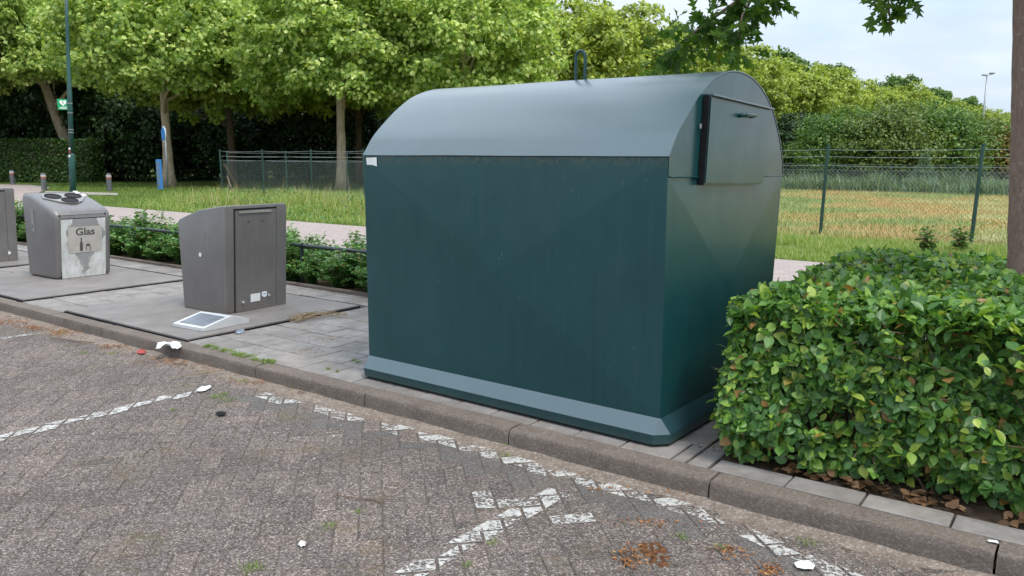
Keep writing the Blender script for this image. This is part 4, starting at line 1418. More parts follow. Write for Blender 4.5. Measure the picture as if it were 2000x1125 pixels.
# sprigs standing out of the clipped faces, each with its own few leaves
sc_, sa_, sn_ = [], [], []
for k in range(300):
    w_ = g.uniform()
    if w_ < .40: b = np.array([g.uniform(0, 3), -.02, g.uniform(.1, .8)]); d = np.array([g.normal(0, .5), -1, g.normal(.25, .5)])
    elif w_ < .80: b = np.array([g.uniform(0, 3), g.uniform(0, 2.7), .80]); d = np.array([g.normal(0, .6), g.normal(-.2, .6), .8])
    else: b = np.array([.0, g.uniform(0, 2), g.uniform(.15, .75)]); d = np.array([-1, g.normal(0, .5), g.normal(.2, .4)])
    d = unit(d); L = g.uniform(.05, .13)
    tw.tube([b - d * .06, b + d * L * .5 + g.normal(0, .006, 3), b + d * L], [.003, .0022, .001], 4)
    for q in range(int(g.integers(3, 7))):
        f = g.uniform(.2, 1); sc_.append(b + d * L * f); ax = d * .6 + g.normal(0, .6, 3); sa_.append(ax); sn_.append(np.array([g.normal(0, .4), g.normal(-.3, .4), 1]))
leaf_obj("sprigs", M["leaf_beech"], [(leaf_arrays(np.array(sc_), np.array(sa_), np.array(sn_), g.uniform(.035, .075, len(sc_)), T_oval()), 0)], hg, uv=True, smooth=True)
tw.build("branches", M["twig"], hg)

# dead leaves under the hedge edge
g = np.random.default_rng(8)
k = 420
sv = g.uniform(-1.5, 2.0, k); tv_ = .325 + np.abs(g.normal(0, .075, k))
C = np.array([K(a, b, -.004 + g.uniform(0, .022)) for a, b in zip(sv, tv_)])
keep = np.array([mnoise.noise(Vector((a * 3.1, b, .7))) > -.08 for a, b in zip(sv, tv_)])
C = C[keep]; k = len(C)
o = leaf_obj("leaf_litter", M["leaf_dead"], [(leaf_arrays(C, g.normal(0, 1, (k, 3)) * [1, 1, .3], np.stack([g.normal(0, .5, k), g.normal(0, .5, k), np.ones(k)], 1), g.uniform(.035, .07, k), T_oval()), 0)])
tag(o, "dry brown leaves fallen on the soil under the beech hedge", "leaves", kind="stuff")

# ================================================================== OAK AT THE RIGHT EDGE
def limb(p, d, L, r0, r1, g, n=7, droop=0.0, wob=.06):
    pts = [np.array(p, float)]; d = unit(np.array(d, float))
    for i in range(n):
        d = unit(d + g.normal(0, wob, 3) + np.array([0, 0, -droop]))
        pts.append(pts[-1] + d * L / n)
    return pts, list(np.linspace(r0, r1, n + 1))
g = np.random.default_rng(14)
OB = np.array([3.255, 5.02, -.02])
oak = thing("oak_tree", "oak tree with grey brown trunk rising from the hedge at the right edge", "tree", OB)
tk = MB()
tpts = [np.array([.03, 0, 0]), np.array([.025, 0, .4]), np.array([.012, 0, .8]), np.array([-.04, 0, 1.5]), np.array([-.11, .0, 2.3]), np.array([-.19, .01, 3.1]), np.array([-.22, .05, 4.2]), np.array([-.2, .1, 5.6]), np.array([-.15, .1, 7.2])]
trd = [.165, .140, .135, .132, .130, .125, .11, .08, .03]
# refine with bark wobble
tp2, tr2 = [], []
for i in range(len(tpts) - 1):
    for q in range(8):
        f = q / 8; tp2.append(tpts[i] * (1 - f) + tpts[i + 1] * f); tr2.append((trd[i] * (1 - f) + trd[i + 1] * f) * (1 + g.normal(0, .012)))
tk.tube(tp2, tr2, 20)
tk.build("trunk", M["bark_oak"], oak, smooth=True)
lbm = MB(); leafC, leafA, leafN = [], [], []
def oak_spray(p, d, L, dens, g, droop=.05, sub=True):
    """a twig with leaf clusters along its outer part"""
    pts, rd = limb(p, d, L, .012, .003, g, 7, droop, .12)
    lbm.tube(pts, rd, 5)
    P = np.array(pts)
    m_ = max(3, int(dens * L))
    u = g.uniform(.25, 1, m_) * 6.99
    i = u.astype(int); f = (u - i)[:, None]
    pos = P[i] * (1 - f) + P[i + 1] * f
    ax = g.normal(0, .8, (m_, 3)) + unit(P[-1] - P[0]) * .5; ax[:, 2] -= .45
    leafC.append(pos + unit(ax) * .03); leafA.append(ax)
    leafN.append(np.stack([g.normal(0, .5, m_), g.normal(0, .5, m_), np.ones(m_)], 1))
    if sub:
        for q in range(3):
            b = pts[int(g.integers(2, 6))]
            dd = unit(np.array(d) + g.normal(0, .6, 3)); oak_spray(b, dd, L * .5, dens * 1.1, g, droop, False)
# the limb reaching left, its hanging sprays sit where the photo shows leaves
def rel(x, y, Y): return at(x, y, Y) - OB
def twig_to(tip, n_leaf, spread, g, size=1.0):
    pass
limbA = [np.array([-.17, .02, 2.75]), rel(1880, -170, 5.15), rel(1700, -130, 5.3), rel(1560, -60, 5.5), rel(1460, -10, 5.6), rel(1385, 40, 5.7), rel(1330, 85, 5.75)]
lbm.tube(limbA, [.05, .04, .032, .024, .016, .010, .005], 8)
limbB = [rel(1760, -140, 5.25), rel(1735, -60, 5.2), rel(1735, 0, 5.15), rel(1738, 35, 5.15), rel(1742, 58, 5.15)]
lbm.tube(limbB, [.018, .010, .006, .004, .002], 6)
limbC = [rel(1470, -5, 5.6), rel(1450, 30, 5.5), rel(1442, 70, 5.45), rel(1448, 105, 5.45)]
lbm.tube(limbC, [.010, .007, .005, .002], 6)
def cluster(pts, n, sp, g):
    P = np.array(pts)
    u = g.uniform(0, len(P) - 1.001, n); i = u.astype(int); f = (u - i)[:, None]
    pos = P[i] * (1 - f) + P[i + 1] * f
    d = g.normal(0, 1, (n, 3)); d[:, 2] -= .5
    d = unit(d)
    leafC.append(pos + d * g.uniform(.0, sp, (n, 1))); leafA.append(d + g.normal(0, .2, (n, 3)))
    leafN.append(np.stack([g.normal(0, .6, n), g.normal(-.3, .6, n), np.ones(n) * .8], 1))
cluster([rel(1480, -25, 5.6), rel(1410, 20, 5.65), rel(1345, 25, 5.7)], 95, .14, g)
cluster([rel(1410, 30, 5.65), rel(1340, 85, 5.75), rel(1292, 110, 5.8)], 150, .15, g)
cluster([rel(1455, 20, 5.5), rel(1440, 70, 5.45), rel(1447, 100, 5.45)], 60, .10, g)
cluster([rel(1520, -30, 5.5), rel(1500, 0, 5.5), rel(1470, 20, 5.5)], 75, .12, g)
cluster([rel(1735, -40, 5.2), rel(1730, 5, 5.15), rel(1700, 12, 5.15)], 48, .10, g)
cluster([rel(1735, 0, 5.2), rel(1770, -5, 5.15), rel(1790, -2, 5.15)], 20, .06, g)
cluster([rel(1738, 20, 5.15), rel(1742, 50, 5.15)], 15, .05, g)
# the rest of the crown, above the frame
for k in range(84):
    z = g.uniform(2.9, 6.6)
    a = g.uniform(0, 2 * math.pi)
    L = g.uniform(1.2, 3.4) * (1 - .30 * (z - 2.9) / 3.7)
    if k < 30: a = g.uniform(RAD(110), RAD(185)); L = g.uniform(2.6, 4.4); z = g.uniform(3.0, 5.2)
    d = np.array([math.cos(a), math.sin(a), g.uniform(.15, .7)])
    base = np.array([-.2 + .01 * z, .05, z])
    pts, rd = limb(base, d, L, .035, .010, g, 7, .0, .08)
    # keep the sky beyond the frame's top clear of anything the photo does not show
    lbm.tube(pts, rd, 6)
    for q in range(8):
        b = pts[int(g.integers(2, 8))]
        dd = unit(d + g.normal(0, .7, 3) + np.array([0, 0, .25])); oak_spray(b, dd, g.uniform(.5, .9), 15, g)
C = np.concatenate(leafC); Aa = np.concatenate(leafA); Nn = np.concatenate(leafN)
# drop crown leaves that would hang into view where the photo shows clear sky
W = C + OB - np.array([0, 0, EYE])
px = 1000 + F_PX * (W @ RT) / (W @ FW); py = 562.5 - F_PX * (W @ UP) / (W @ FW)
n_hand = sum(len(q) for q in leafC[:7])
keep = (np.arange(len(C)) < n_hand) | (py < -25) | (px > 2150)
C, Aa, Nn = C[keep], Aa[keep], Nn[keep]
lbm.build("limbs", M["bark_oak"], oak, smooth=True)
leaf_obj("crown", M["leaf_oak"], [(leaf_arrays(C, Aa, Nn, g.uniform(.085, .145, len(C)), T_oak(), .95), 0)], oak)

# ================================================================== TREES
def crown_mesh(seed, rx, rz, ncl, per, lsize, tmpl, flat=.75, clump=.75, bottom=-.75):
    g = np.random.default_rng(seed)
    d = unit(g.normal(0, 1, (ncl * 2, 3))); d = d[d[:, 2] > bottom][:ncl]
    r = g.uniform(.18, 1, (len(d), 1)) ** .42
    lump = np.array([1 + .20 * mnoise.noise(Vector(tuple(q * 2.2)) + Vector((seed, 0, 0))) for q in d])[:, None]
    cc = d * r * lump * [rx, rx, rz]
    out = np.repeat(d * r, per, axis=0)
    ctr = np.repeat(cc, per, axis=0)
    cs = np.repeat(g.uniform(.55, 1.25, (len(d), 1)) * clump, per, axis=0)
    q = unit(g.normal(0, 1, ctr.shape)) * g.uniform(.25, 1, (len(ctr), 1)) ** .5
    pos = ctr + q * cs * [1, 1, flat]
    nr = q * .9 + out * .5 + np.array([0, 0, .75]) + g.normal(0, .45, pos.shape)
    ax = g.normal(0, 1, pos.shape) + np.array([0, 0, -.45]) + q * .5
    return leaf_arrays(pos, ax, nr, g.uniform(.65, 1.3, len(pos)) * lsize, tmpl), cc
def trunk_mesh(g, h, r, top, lean=(0, 0), knob=True, limbs=None, n=10, curve=0.0):
    mb = MB()
    pts, rd = [], []
    for q in np.linspace(0, 1, 15):
        flare = .55 * math.exp(-q * 14)
        pts.append(np.array([lean[0] * h * q + curve * math.sin(q * 3) + g.normal(0, .012), lean[1] * h * q + g.normal(0, .012), h * q]))
        rd.append(r * (1 - .55 * q + flare) * (1 + g.normal(0, .03)))
    mb.tube(pts, rd, n)
    for k in range(10):
        b = pts[int(g.integers(5, 14))]; a = g.uniform(0, 6.28)
        p2, r2 = limb(b, (math.cos(a), math.sin(a), g.uniform(.5, 1.1)), g.uniform(.45, .8) * top, r * .42, r * .08, g, 6, .0, .13)
        mb.tube(p2, r2, 6)
    return mb

def plane_tree(name, seed, mleaf, mbark, h=10.6, rx=4.3, clear=3.6, ncl=330, per=60, lsize=.24, r=.24, lean=(0, 0), tmpl=None, curve=0.0):
    g = np.random.default_rng(seed)
    t = thing(name, "tree", "tree")
    trunk_mesh(g, h * .72, r, rx, lean, curve=curve).build("trunk", mbark, t, smooth=True)
    rz = (h - clear) / 2
    la, cc = crown_mesh(seed + 100, rx, rz, ncl, per, lsize, tmpl or T_plane(), .62, .62 if tmpl is None else .8)
    leaf_obj("crown", mleaf, [(la, 0)], t, (lean[0] * h * .6, lean[1] * h * .6, clear + rz))
    return t
GT = "plane trees behind the verge"
def gz(x, y):
    p = gp(x, y, -.02); return p
pl1 = plane_tree("plane_tree", 1, M["leaf_plane"], M["bark_plane"], 11.5, 4.9, 3.3, 720, 52, .195, .26)
pl2 = plane_tree("plane_tree", 2, M["leaf_plane"], M["bark_plane"], 11.2, 4.7, 3.2, 720, 52, .195, .25)
pl3 = plane_tree("plane_tree", 3, M["leaf_row"], M["bark_dark"], 10.5, 4.6, 2.4, 640, 50, .22, .22)
def place(o, loc, rz, label, sc=None, group=GT):
    o.location = tuple(map(float, loc)); o.rotation_euler = (0, 0, rz); o["label"] = label; o["group"] = group
    if sc: o.scale = sc
    return o
p = np.array([-17.0, 41.0, -.02]); p = np.array([(343 - 1000) / F_PX * 41.5, 41.0, -.02])
place(pl1, p, .4, "plane tree with a pale trunk just right of the round blue sign")
p = np.array([(676 - 1000) / F_PX * 40.0, 39.3, -.02])
place(pl2, p, 2.1, "plane tree with a pale thin trunk behind the left fence, nearest the green container")
p = np.array([(470 - 1000) / F_PX * 46.0, 45.0, -.02])
dup(pl3, p, .8, (1.05, 1.05, 1.08), "reddish brown trunked tree behind the left fence's corner post", GT)
p = np.array([(710 - 1000) / F_PX * 49.5, 48.5, -.02])
dup(pl3, p, 2.6, (1.0, 1.0, 1.15), "dark trunked tree half hidden behind the pale trunk beside the container", GT)
# leaning tree far left
lt = plane_tree("plane_tree", 4, M["leaf_plane"], M["bark_plane"], 11.8, 5.2, 4.2, 760, 52, .20, .36, (-.30, .02), curve=-.1)
p = np.array([(172 - 1000) / F_PX * 48.0, 47.6, -.02])
place(lt, p, 0, "leaning tree with thick trunk behind the trimmed hedge and lamp post")
dup(pl1, ((-60 - 1000) / F_PX * 45, 44, -.02), 3.3, (1.0, 1.0, 1.1), "tree at the far left edge whose crown fills the top left corner", GT)
place_rest = [(905, 40, 1.0, "plane tree whose crown rises behind the left half of the container roof", pl2, 1.0),
              (1080, 47, 1.02, "yellow green tree whose crown stands behind the lifting loop", pl3, 1.0),
              (1215, 54, 1.06, "yellow green tree left of the hanging oak leaves over the roof", pl3, 1.0)]
for x, Y, sz, lab, pr, _ in place_rest:
    dup(pr, ((x - 1000) / F_PX * Y, Y, -.02), rr.uniform(0, 6.28), (1, 1, sz), lab, GT)
# the row beyond the meadow, running away to the right
far_row = [(1335, 60, 10.6), (1430, 66, 10.3), (1515, 73, 10.0), (1590, 81, 10.2), (1662, 90, 9.9), (1730, 100, 10.3), (1795, 111, 10.0), (1855, 123, 9.8), (1910, 136, 9.6), (1962, 150, 10.0), (2020, 165, 10)]
names = ["first tree of the receding yellow green row, rising behind the container's hatch end", "second tree of the receding yellow green row right of the container",
         "third tree of the receding yellow green row, above the near leaning fence post", "fourth tree of the receding yellow green row right of the container", "fifth tree of the receding yellow green row, above the dark bushes",
         "sixth tree of the receding yellow green row behind the meadow", "seventh tree of the receding yellow green row behind the meadow", "eighth tree of the receding yellow green row, left of the floodlight mast",
         "ninth tree of the receding yellow green row, right behind the floodlight mast", "tenth and smallest looking tree of the receding row, beside the oak trunk", "last tree of the receding row, behind the oak trunk"]
first = True
for (x, Y, h), lab in zip(far_row, names):
    loc = ((x - 1000) / F_PX * Y, Y, -.02); sc = (1.0, 1.0, h / 10.5)
    if first: place(pl3, loc, .3, lab, sc, "row of trees receding beyond the meadow"); first = False
    else: dup(pl3, loc, rr.uniform(0, 6.28), sc, lab, "row of trees receding beyond the meadow")
# taller greyer trees peeping over the row
ft = plane_tree("poplar_tree", 9, M["leaf_far"], M["bark_dark"], 13.0, 3.2, 3.0, 240, 60, .32, .22)
tops = [(1510, 92, 1.05), (1600, 104, 1.05), (1735, 118, 1.05), (1800, 130, 1.0), (1870, 150, 1.0), (1990, 175, 1.1)]
labs = ["grey green tree top over the row, nearest the container roof", "grey green tree top peeping over the row between the hanging oak leaf clusters", "darkest grey green tree top over the middle of the row",
        "grey green tree top over the row, halfway to the floodlight mast", "grey green tree top just left of the floodlight mast", "loose grey green tree top between floodlight mast and oak trunk"]
for i, ((x, Y, sz), lab) in enumerate(zip(tops, labs)):
    loc = ((x - 1000) / F_PX * Y, Y, -.02)
    if i == 0: place(ft, loc, 0, lab, (1, 1, sz), "tree tops behind the row")
    else: dup(ft, loc, rr.uniform(0, 6.28), (1, 1, sz), lab, "tree tops behind the row")

# understory: bushes behind the planes, their shade put into the leaf colour
def bush(name, seed, mleaf, rx, rz, ncl, per, lsize, label, loc, group=None):
    t = thing(name, label, "bush", loc, 0, group)
    g = np.random.default_rng(seed)
    st = MB()
    for k in range(7):
        a = g.uniform(0, 6.28); pts, rd = limb((0, 0, 0), (math.cos(a) * .5, math.sin(a) * .5, 1), rz * 1.1, .07, .02, g, 5, 0, .1); st.tube(pts, rd, 5)
    st.build("stems", M["bark_dark"], t)
    la, cc = crown_mesh(seed, rx, rz, ncl, per, lsize, T_kite(), .55, .75, -.95)
    leaf_obj("foliage", mleaf, [(la, 0)], t, (0, 0, rz * .93))
    return t
ub = bush("dark_bush", 31, M["leaf_shaded"], 3.6, 3.1, 300, 55, .24, "b", (0, 0, 0), "dark bushes under the plane trees")
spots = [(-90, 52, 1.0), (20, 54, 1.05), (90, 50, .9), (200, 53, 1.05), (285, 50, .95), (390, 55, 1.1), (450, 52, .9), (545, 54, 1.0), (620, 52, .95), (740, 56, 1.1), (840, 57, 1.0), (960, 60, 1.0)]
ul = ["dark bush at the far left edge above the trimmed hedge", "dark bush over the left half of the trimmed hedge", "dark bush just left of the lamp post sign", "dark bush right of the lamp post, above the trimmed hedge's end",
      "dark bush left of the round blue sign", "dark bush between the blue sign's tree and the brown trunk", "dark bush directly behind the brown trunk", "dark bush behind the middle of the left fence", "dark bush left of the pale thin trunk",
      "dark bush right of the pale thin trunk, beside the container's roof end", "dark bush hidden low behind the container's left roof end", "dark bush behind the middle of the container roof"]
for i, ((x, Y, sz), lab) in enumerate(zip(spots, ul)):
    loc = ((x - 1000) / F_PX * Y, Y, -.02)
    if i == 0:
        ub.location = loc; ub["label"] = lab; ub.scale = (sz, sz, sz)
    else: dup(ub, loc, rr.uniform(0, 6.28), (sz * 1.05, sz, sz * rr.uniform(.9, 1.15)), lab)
# tall wood behind, closing the sky at left
wd = plane_tree("wood_tree", 12, M["leaf_shaded"], M["bark_dark"], 15.5, 5.5, 2.5, 330, 55, .36, .3, tmpl=T_kite())
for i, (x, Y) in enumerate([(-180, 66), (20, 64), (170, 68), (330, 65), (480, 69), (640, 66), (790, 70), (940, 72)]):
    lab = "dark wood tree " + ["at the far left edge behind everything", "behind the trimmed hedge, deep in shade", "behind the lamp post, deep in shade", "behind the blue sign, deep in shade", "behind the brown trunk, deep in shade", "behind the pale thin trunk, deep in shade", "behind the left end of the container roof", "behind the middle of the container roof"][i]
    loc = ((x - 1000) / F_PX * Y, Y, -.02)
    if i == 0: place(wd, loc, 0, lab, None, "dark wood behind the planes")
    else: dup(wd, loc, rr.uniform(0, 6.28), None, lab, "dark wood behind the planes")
# bushes at the far side of the meadow
bb = bush("meadow_bush", 41, M["leaf_bush"], 3.0, 2.35, 430, 60, .15, "b", (0, 0, 0), "bushes at the far side of the meadow")
spots = [(1645, 47, 1.0, 0.95), (1720, 45, 1.05, 1.02), (1800, 46, 1.05, 1.0), (1870, 47, 1.0, .92), (1935, 50, .95, .78), (2040, 48, 1.0, 1.0)]
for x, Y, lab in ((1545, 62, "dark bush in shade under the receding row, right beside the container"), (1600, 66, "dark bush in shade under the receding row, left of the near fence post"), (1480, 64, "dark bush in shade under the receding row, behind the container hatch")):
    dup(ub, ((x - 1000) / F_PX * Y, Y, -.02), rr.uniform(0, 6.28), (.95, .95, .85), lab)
bl = ["dark green bush beyond the meadow, right of the near fence post", "big green bush beyond the meadow, in the middle between the two fence posts", "big green bush beyond the meadow above the small conifer", "green bush beyond the meadow, left of the far leaning fence post", "paler low bush beyond the meadow, behind the far leaning fence post", "green bush beyond the meadow behind the oak trunk"]
for i, ((x, Y, sz, hz), lab) in enumerate(zip(spots, bl)):
    loc = ((x - 1000) / F_PX * Y, Y, -.02)
    if i == 0: bb.location = loc; bb["label"] = lab; bb.scale = (sz, sz, hz)
    elif i in (1, 3): 
        if i == 1: bb2 = bush("meadow_bush", 43, M["leaf_bush_pale"], 2.8, 2.25, 380, 55, .16, lab, loc, "bushes at the far side of the meadow"); bb2.scale = (sz, sz, hz)
        else: dup(bb2, loc, rr.uniform(0, 6.28), (sz, sz, hz), lab)
    else: dup(bb, loc, rr.uniform(0, 6.28), (sz, sz, hz), lab)
bush("rusty_bush", 47, M["leaf_rust"], 1.5, 1.7, 140, 50, .20, "rusty yellow bush beyond the meadow, left of the oak trunk", ((1958 - 1000) / F_PX * 45, 45, -.02))
# small grey conifer-like weed among the far weeds
cw = thing("grey_weed", "tall pointed grey green weed standing beyond the meadow", "weed", ((1795 - 1000) / F_PX * 40, 40, -.02))
g = np.random.default_rng(5)
k = 1500; z = g.uniform(0, 1, k) ** 1.3; a = g.uniform(0, 6.28, k); r = (1 - z) * .75 * g.uniform(.2, 1, k) ** .5 + .05
C = np.stack([r * np.cos(a), r * np.sin(a), z * 1.65], 1); ax = np.stack([np.cos(a) * .5, np.sin(a) * .5, np.ones(k)], 1) + g.normal(0, .3, (k, 3))
leaf_obj("foliage", M["leaf_grey"], [(leaf_arrays(C, ax, g.normal(0, 1, (k, 3)), g.uniform(.12, .26, k), T_kite(), .5), 0)], cw)
st = MB(); st.tube([(0, 0, 0), (0, 0, 1.5)], [.03, .008], 5); st.build("stem", M["twig"], cw)
# trimmed hedge at left
th = thing("trimmed_hedge", "tall dark trimmed hedge standing at the left behind the lamp post", "hedge", ((60 - 1000) / F_PX * 45.5, 45.5, -.02))
g = np.random.default_rng(6)
k = 20000
hx0, hx1, hd, hh = -9.0, 3.6, 1.6, 2.35
f = g.uniform(0, 1, k)
C = np.stack([g.uniform(hx0, hx1, k), np.abs(g.normal(0, .10, k)), g.uniform(0, hh, k)], 1)
top_ = f > .72; C[top_, 1] = g.uniform(0, hd, top_.sum()); C[top_, 2] = hh - np.abs(g.normal(0, .06, top_.sum()))
end_ = f < .08; C[end_, 0] = hx1 - np.abs(g.normal(0, .1, end_.sum())); C[end_, 1] = g.uniform(0, hd, end_.sum())
C += g.normal(0, .03, C.shape)
nr = np.tile([0., -1, .35], (k, 1)); nr[top_] = [0, -.2, 1]; nr[end_] = [1, 0, .2]
leaf_obj("foliage", M["leaf_trim"], [(leaf_arrays(C, g.normal(0, 1, (k, 3)), nr + g.normal(0, .5, (k, 3)), g.uniform(.09, .17, k), T_kite()), 0)], th)
tb = MB(); tb.box((hx0 + .15, .22, 0), (hx1 - .2, hd - .1, hh - .15)); tb.build("branches", M["bark_dark"], th)

# ================================================================== GRASS
def grass_obj(name, mat, pts, h, w, g, label, cat="grass", lean=.35):
    k = len(pts)
    a = g.uniform(0, 6.28, k)
    ax = np.stack([np.cos(a) * lean * g.uniform(.1, 1, k), np.sin(a) * lean * g.uniform(.1, 1, k), np.ones(k)], 1)
    nr = np.stack([np.cos(a), np.sin(a), np.zeros(k)], 1)
    hh = g.uniform(.5, 1.15, k) * h
    o = leaf_obj(name, mat, [(leaf_arrays(pts, ax, nr, hh, T_blade(), w / hh), 0)])
    return tag(o, label, cat, kind="stuff")
def stpts(k, s0, s1, t0, t1, g, z=-.02, f=None):
    out = []
    s = g.uniform(s0, s1, k); t = g.uniform(t0, t1, k)
    P = E_[None] * s[:, None] + N_[None] * (t + KD)[:, None]; P[:, 2] = z
    if f is not None:
        kp = np.array([f(a, b) for a, b in zip(s, t)]); P = P[kp]
    return P
g = np.random.default_rng(21)
inside_branch = lambda s, t: True
# tall verge under the left fence; rises towards the fence
def tall(s, t):
    return g.uniform() < (.25 + .75 * min(1, max(0, (t - 9.2) / 2.5))) and mnoise.noise(Vector((s * .5, t * .5, 0))) > -.35
P = stpts(90000, -24.5, -9, 9.05, 15, g, f=tall)
hsc = .20 + .26 * np.clip((P @ N_ - KD - 9.6) / 2.2, 0, 1) + .26 * np.array([mnoise.noise(Vector((p[0] * .6, p[1] * .6, 5))) for p in P])
grass_obj("verge_grass", M["grass"], P, np.clip(hsc, .12, .9), .011, g, "tall fresh green grass on the verge before the left fence", lean=.6)
P = stpts(2600, -24, -9, 9.8, 15, g, f=lambda s, t: mnoise.noise(Vector((s * .8, t * .8, 9))) > -.05)
grass_obj("seed_stalks", M["straw_leaf"], P, .78, .010, g, "thin straw coloured seed stalks standing in the left verge grass", lean=.35)
P = stpts(9000, -24.3, -9, 9.2, 14.5, g, f=lambda s, t: mnoise.noise(Vector((s * 1.1, t * 1.1, 3))) > .02)
P[:, 2] += g.uniform(.02, .5, len(P)) * np.clip((P @ N_ - KD - 8.9) / 2.5, .2, 1)
o = leaf_obj("verge_weeds", M["leaf_low"], [(leaf_arrays(P, g.normal(0, 1, P.shape), g.normal(0, .5, P.shape) + [0, 0, 1], g.uniform(.03, .10, len(P)), T_kite()), 0)])
tag(o, "broad leaved green weeds mixed into the tall verge grass at left", "weeds", kind="stuff")
P = stpts(26000, -46, 3, 8.9, 20, g, f=lambda s, t: (t < 9.6 or s < -24 or t > 15) and not (s < -24.8 and 2 > 3))
WP = P - np.array([0, 0, EYE]); px = 1000 + F_PX * (WP @ RT) / (WP @ FW); py = 562.5 - F_PX * (WP @ UP) / (WP @ FW)
P = P[~((px < 98) & (py > 360)) & ~((px < 235) & (py > 372) & (py < 382.5))]
grass_obj("short_grass", M["grass_short"], P, .12, .016, g, "short mown grass between the path and the plane trees")
# right: verge and meadow
P = stpts(80000, -10, 5, 8.95, 12.5, g, f=lambda s, t: mnoise.noise(Vector((s * .7, t * .7, 4))) > -.3)
hsc = .085 + .07 * np.clip((P @ N_ - KD - 9.2) / 1.5, 0, 1) + .10 * np.array([max(0, mnoise.noise(Vector((p[0] * .7, p[1] * .7, 5)))) for p in P])
grass_obj("fence_grass", M["grass"], P, hsc, .008, g, "fresh green grass at the foot of the right fence")
P = stpts(170000, -20, 9, 12.8, 39, g)
grass_obj("meadow_grass", M["meadow"], P, .13, .010, g, "dry yellow and rust coloured meadow grass beyond the right fence", lean=.5)
# grey-green weeds at the far side
P = stpts(16000, -24, 6, 36.8, 39.5, g, f=lambda s, t: mnoise.noise(Vector((s * .55, t * .3, 2))) > -.45)
hs_ = .75 + .55 * np.array([mnoise.noise(Vector((p[0] * .9, p[1] * .9, 1))) for p in P])
grass_obj("tall_weeds", M["leaf_grey"], P, np.clip(hs_, .3, 1.4), .05, g, "grey green tall weeds along the far side of the meadow", "weeds", .3)
# sprouts on the verge: two small plants before the right fence
def sprout(x, y, h, label):
    t = thing("sprout", label, "plant", gp(x, y, -.02))
    mbs, la = shrub_mesh(int(x), h, .22, 260, .07)
    mbs.build("stems", M["twig"], t); leaf_obj("foliage", M["leaf_bush"], [(la, 0)], t)
sprout(1808, 500, .62, "small leafy sprout just behind the hedge, left of the far leaning fence post")
sprout(1874, 498, .58, "small leafy sprout just behind the hedge, under the far leaning fence post")

# ================================================================== FENCES
def chain_fence(name, label, posts, H, wires, mesh_top, leans, back=False, r=.024):
    """posts: ground points; leans: top offset per post (dx,dy)"""
    root = thing(name, label, "fence", posts[0])
    o = np.array(posts[0])
    for p, L in zip(posts, leans):
        b = MB(); q = p - o
        b.tube([q + [0, 0, -.02], q + [L[0], L[1], H]], r, 8); b.tube([q + np.array([L[0], L[1], H]), q + np.array([L[0], L[1], H + .02])], r * 1.15, 8)
        b.build("post", M["fence_green"], root)
    w = MB(); c = MB()
    for (p, L), (p2, L2) in zip(list(zip(posts, leans))[:-1], list(zip(posts, leans))[1:]):
        def P(u, z):
            a = p - o + np.array([L[0], L[1], 0]) * z / H; b2 = p2 - o + np.array([L2[0], L2[1], 0]) * z / H
            q = a * (1 - u) + b2 * u; return np.array([q[0], q[1], z])
        for z in wires: w.tube([P(u, z - .02 * math.sin(u * 3.14)) for u in np.linspace(0, 1, 5)], .004, 4)
        LEN = np.linalg.norm(p2 - p)
        z0 = .05; dz = mesh_top - z0; step = .085
        nn = int((LEN + dz) / step)
        for k in range(nn):
            x0 = -dz + k * step
            for sg in (0, 1):
                xa, za, xb, zb_ = x0, z0, x0 + dz, mesh_top
                if xa < 0: za += -xa; xa = 0
                if xb > LEN: zb_ -= xb - LEN; xb = LEN
                if zb_ - za < .02: continue
                if sg: xa, xb = LEN - xa, LEN - xb
                c.tube([P(xa / LEN, za), P(xb / LEN, zb_)], .0016 if r < .03 else .0026, 3, cap=False)
    w.build("line_wire", M["wire"], root); c.build("chain_link", M["wire"], root)
    return root
def lean_for(x0, y0, x1, y1):
    b = gp(x0, y0, -.02); tpt = at(x1, y1, b[1]); return b, (tpt[0] - b[0], 0.0), tpt[2]
# left enclosure: corner at (436,395), running right along the verge, and back to the trees
bA = gp(436, 394, -.02); d = unit(gp(612, 407, -.02) - bA)
posts = [bA, gp(517, 399, -.02), gp(610, 405, -.02)]
posts += [posts[-1] + d * 2.5 * k for k in (1, 2, 3)]
lean = [(rr.gauss(0, .025), 0) for _ in posts]
chain_fence("chain_link_fence", "green chain-link fence with thin posts on the tall grass verge left of the container", posts, 1.74, (1.40, 1.54, 1.70), 1.38, lean)
posts = [bA + np.array([.12, .12, 0]) + N_ * 2.55 * k + E_ * .02 * k for k in range(2)]
q0, q1 = gp(562, 393, -.02), gp(677, 394, -.02)
posts = [q0 - (q1 - q0), q0, q1, q1 + (q1 - q0)]
chain_fence("back_fence", "second chain-link fence behind the left one, in front of the tree trunks", posts, 1.70, (1.40, 1.52, 1.66), 1.38, [(rr.gauss(0, .02), 0) for _ in posts])
# stays leaning on the corner post
for a, b, lab in (((478, 392), (438, 322), "grey brown stake leaning against the fence's left corner post"), ((462, 398), (444, 345), "short stake leaning by the fence's left corner post")):
    q = gp(a[0], a[1], -.02); w = at(b[0], b[1], bA[1] - .1)
    s = MB(); s.tube([(0, 0, 0), tuple(w - q)], .028, 6); s.tube([tuple((w - q)), tuple((w - q) * 1.02)], .02, 6)
    tag(s.build("stake", M["twig"], None, q), lab, "stake", "stakes at the fence corner")
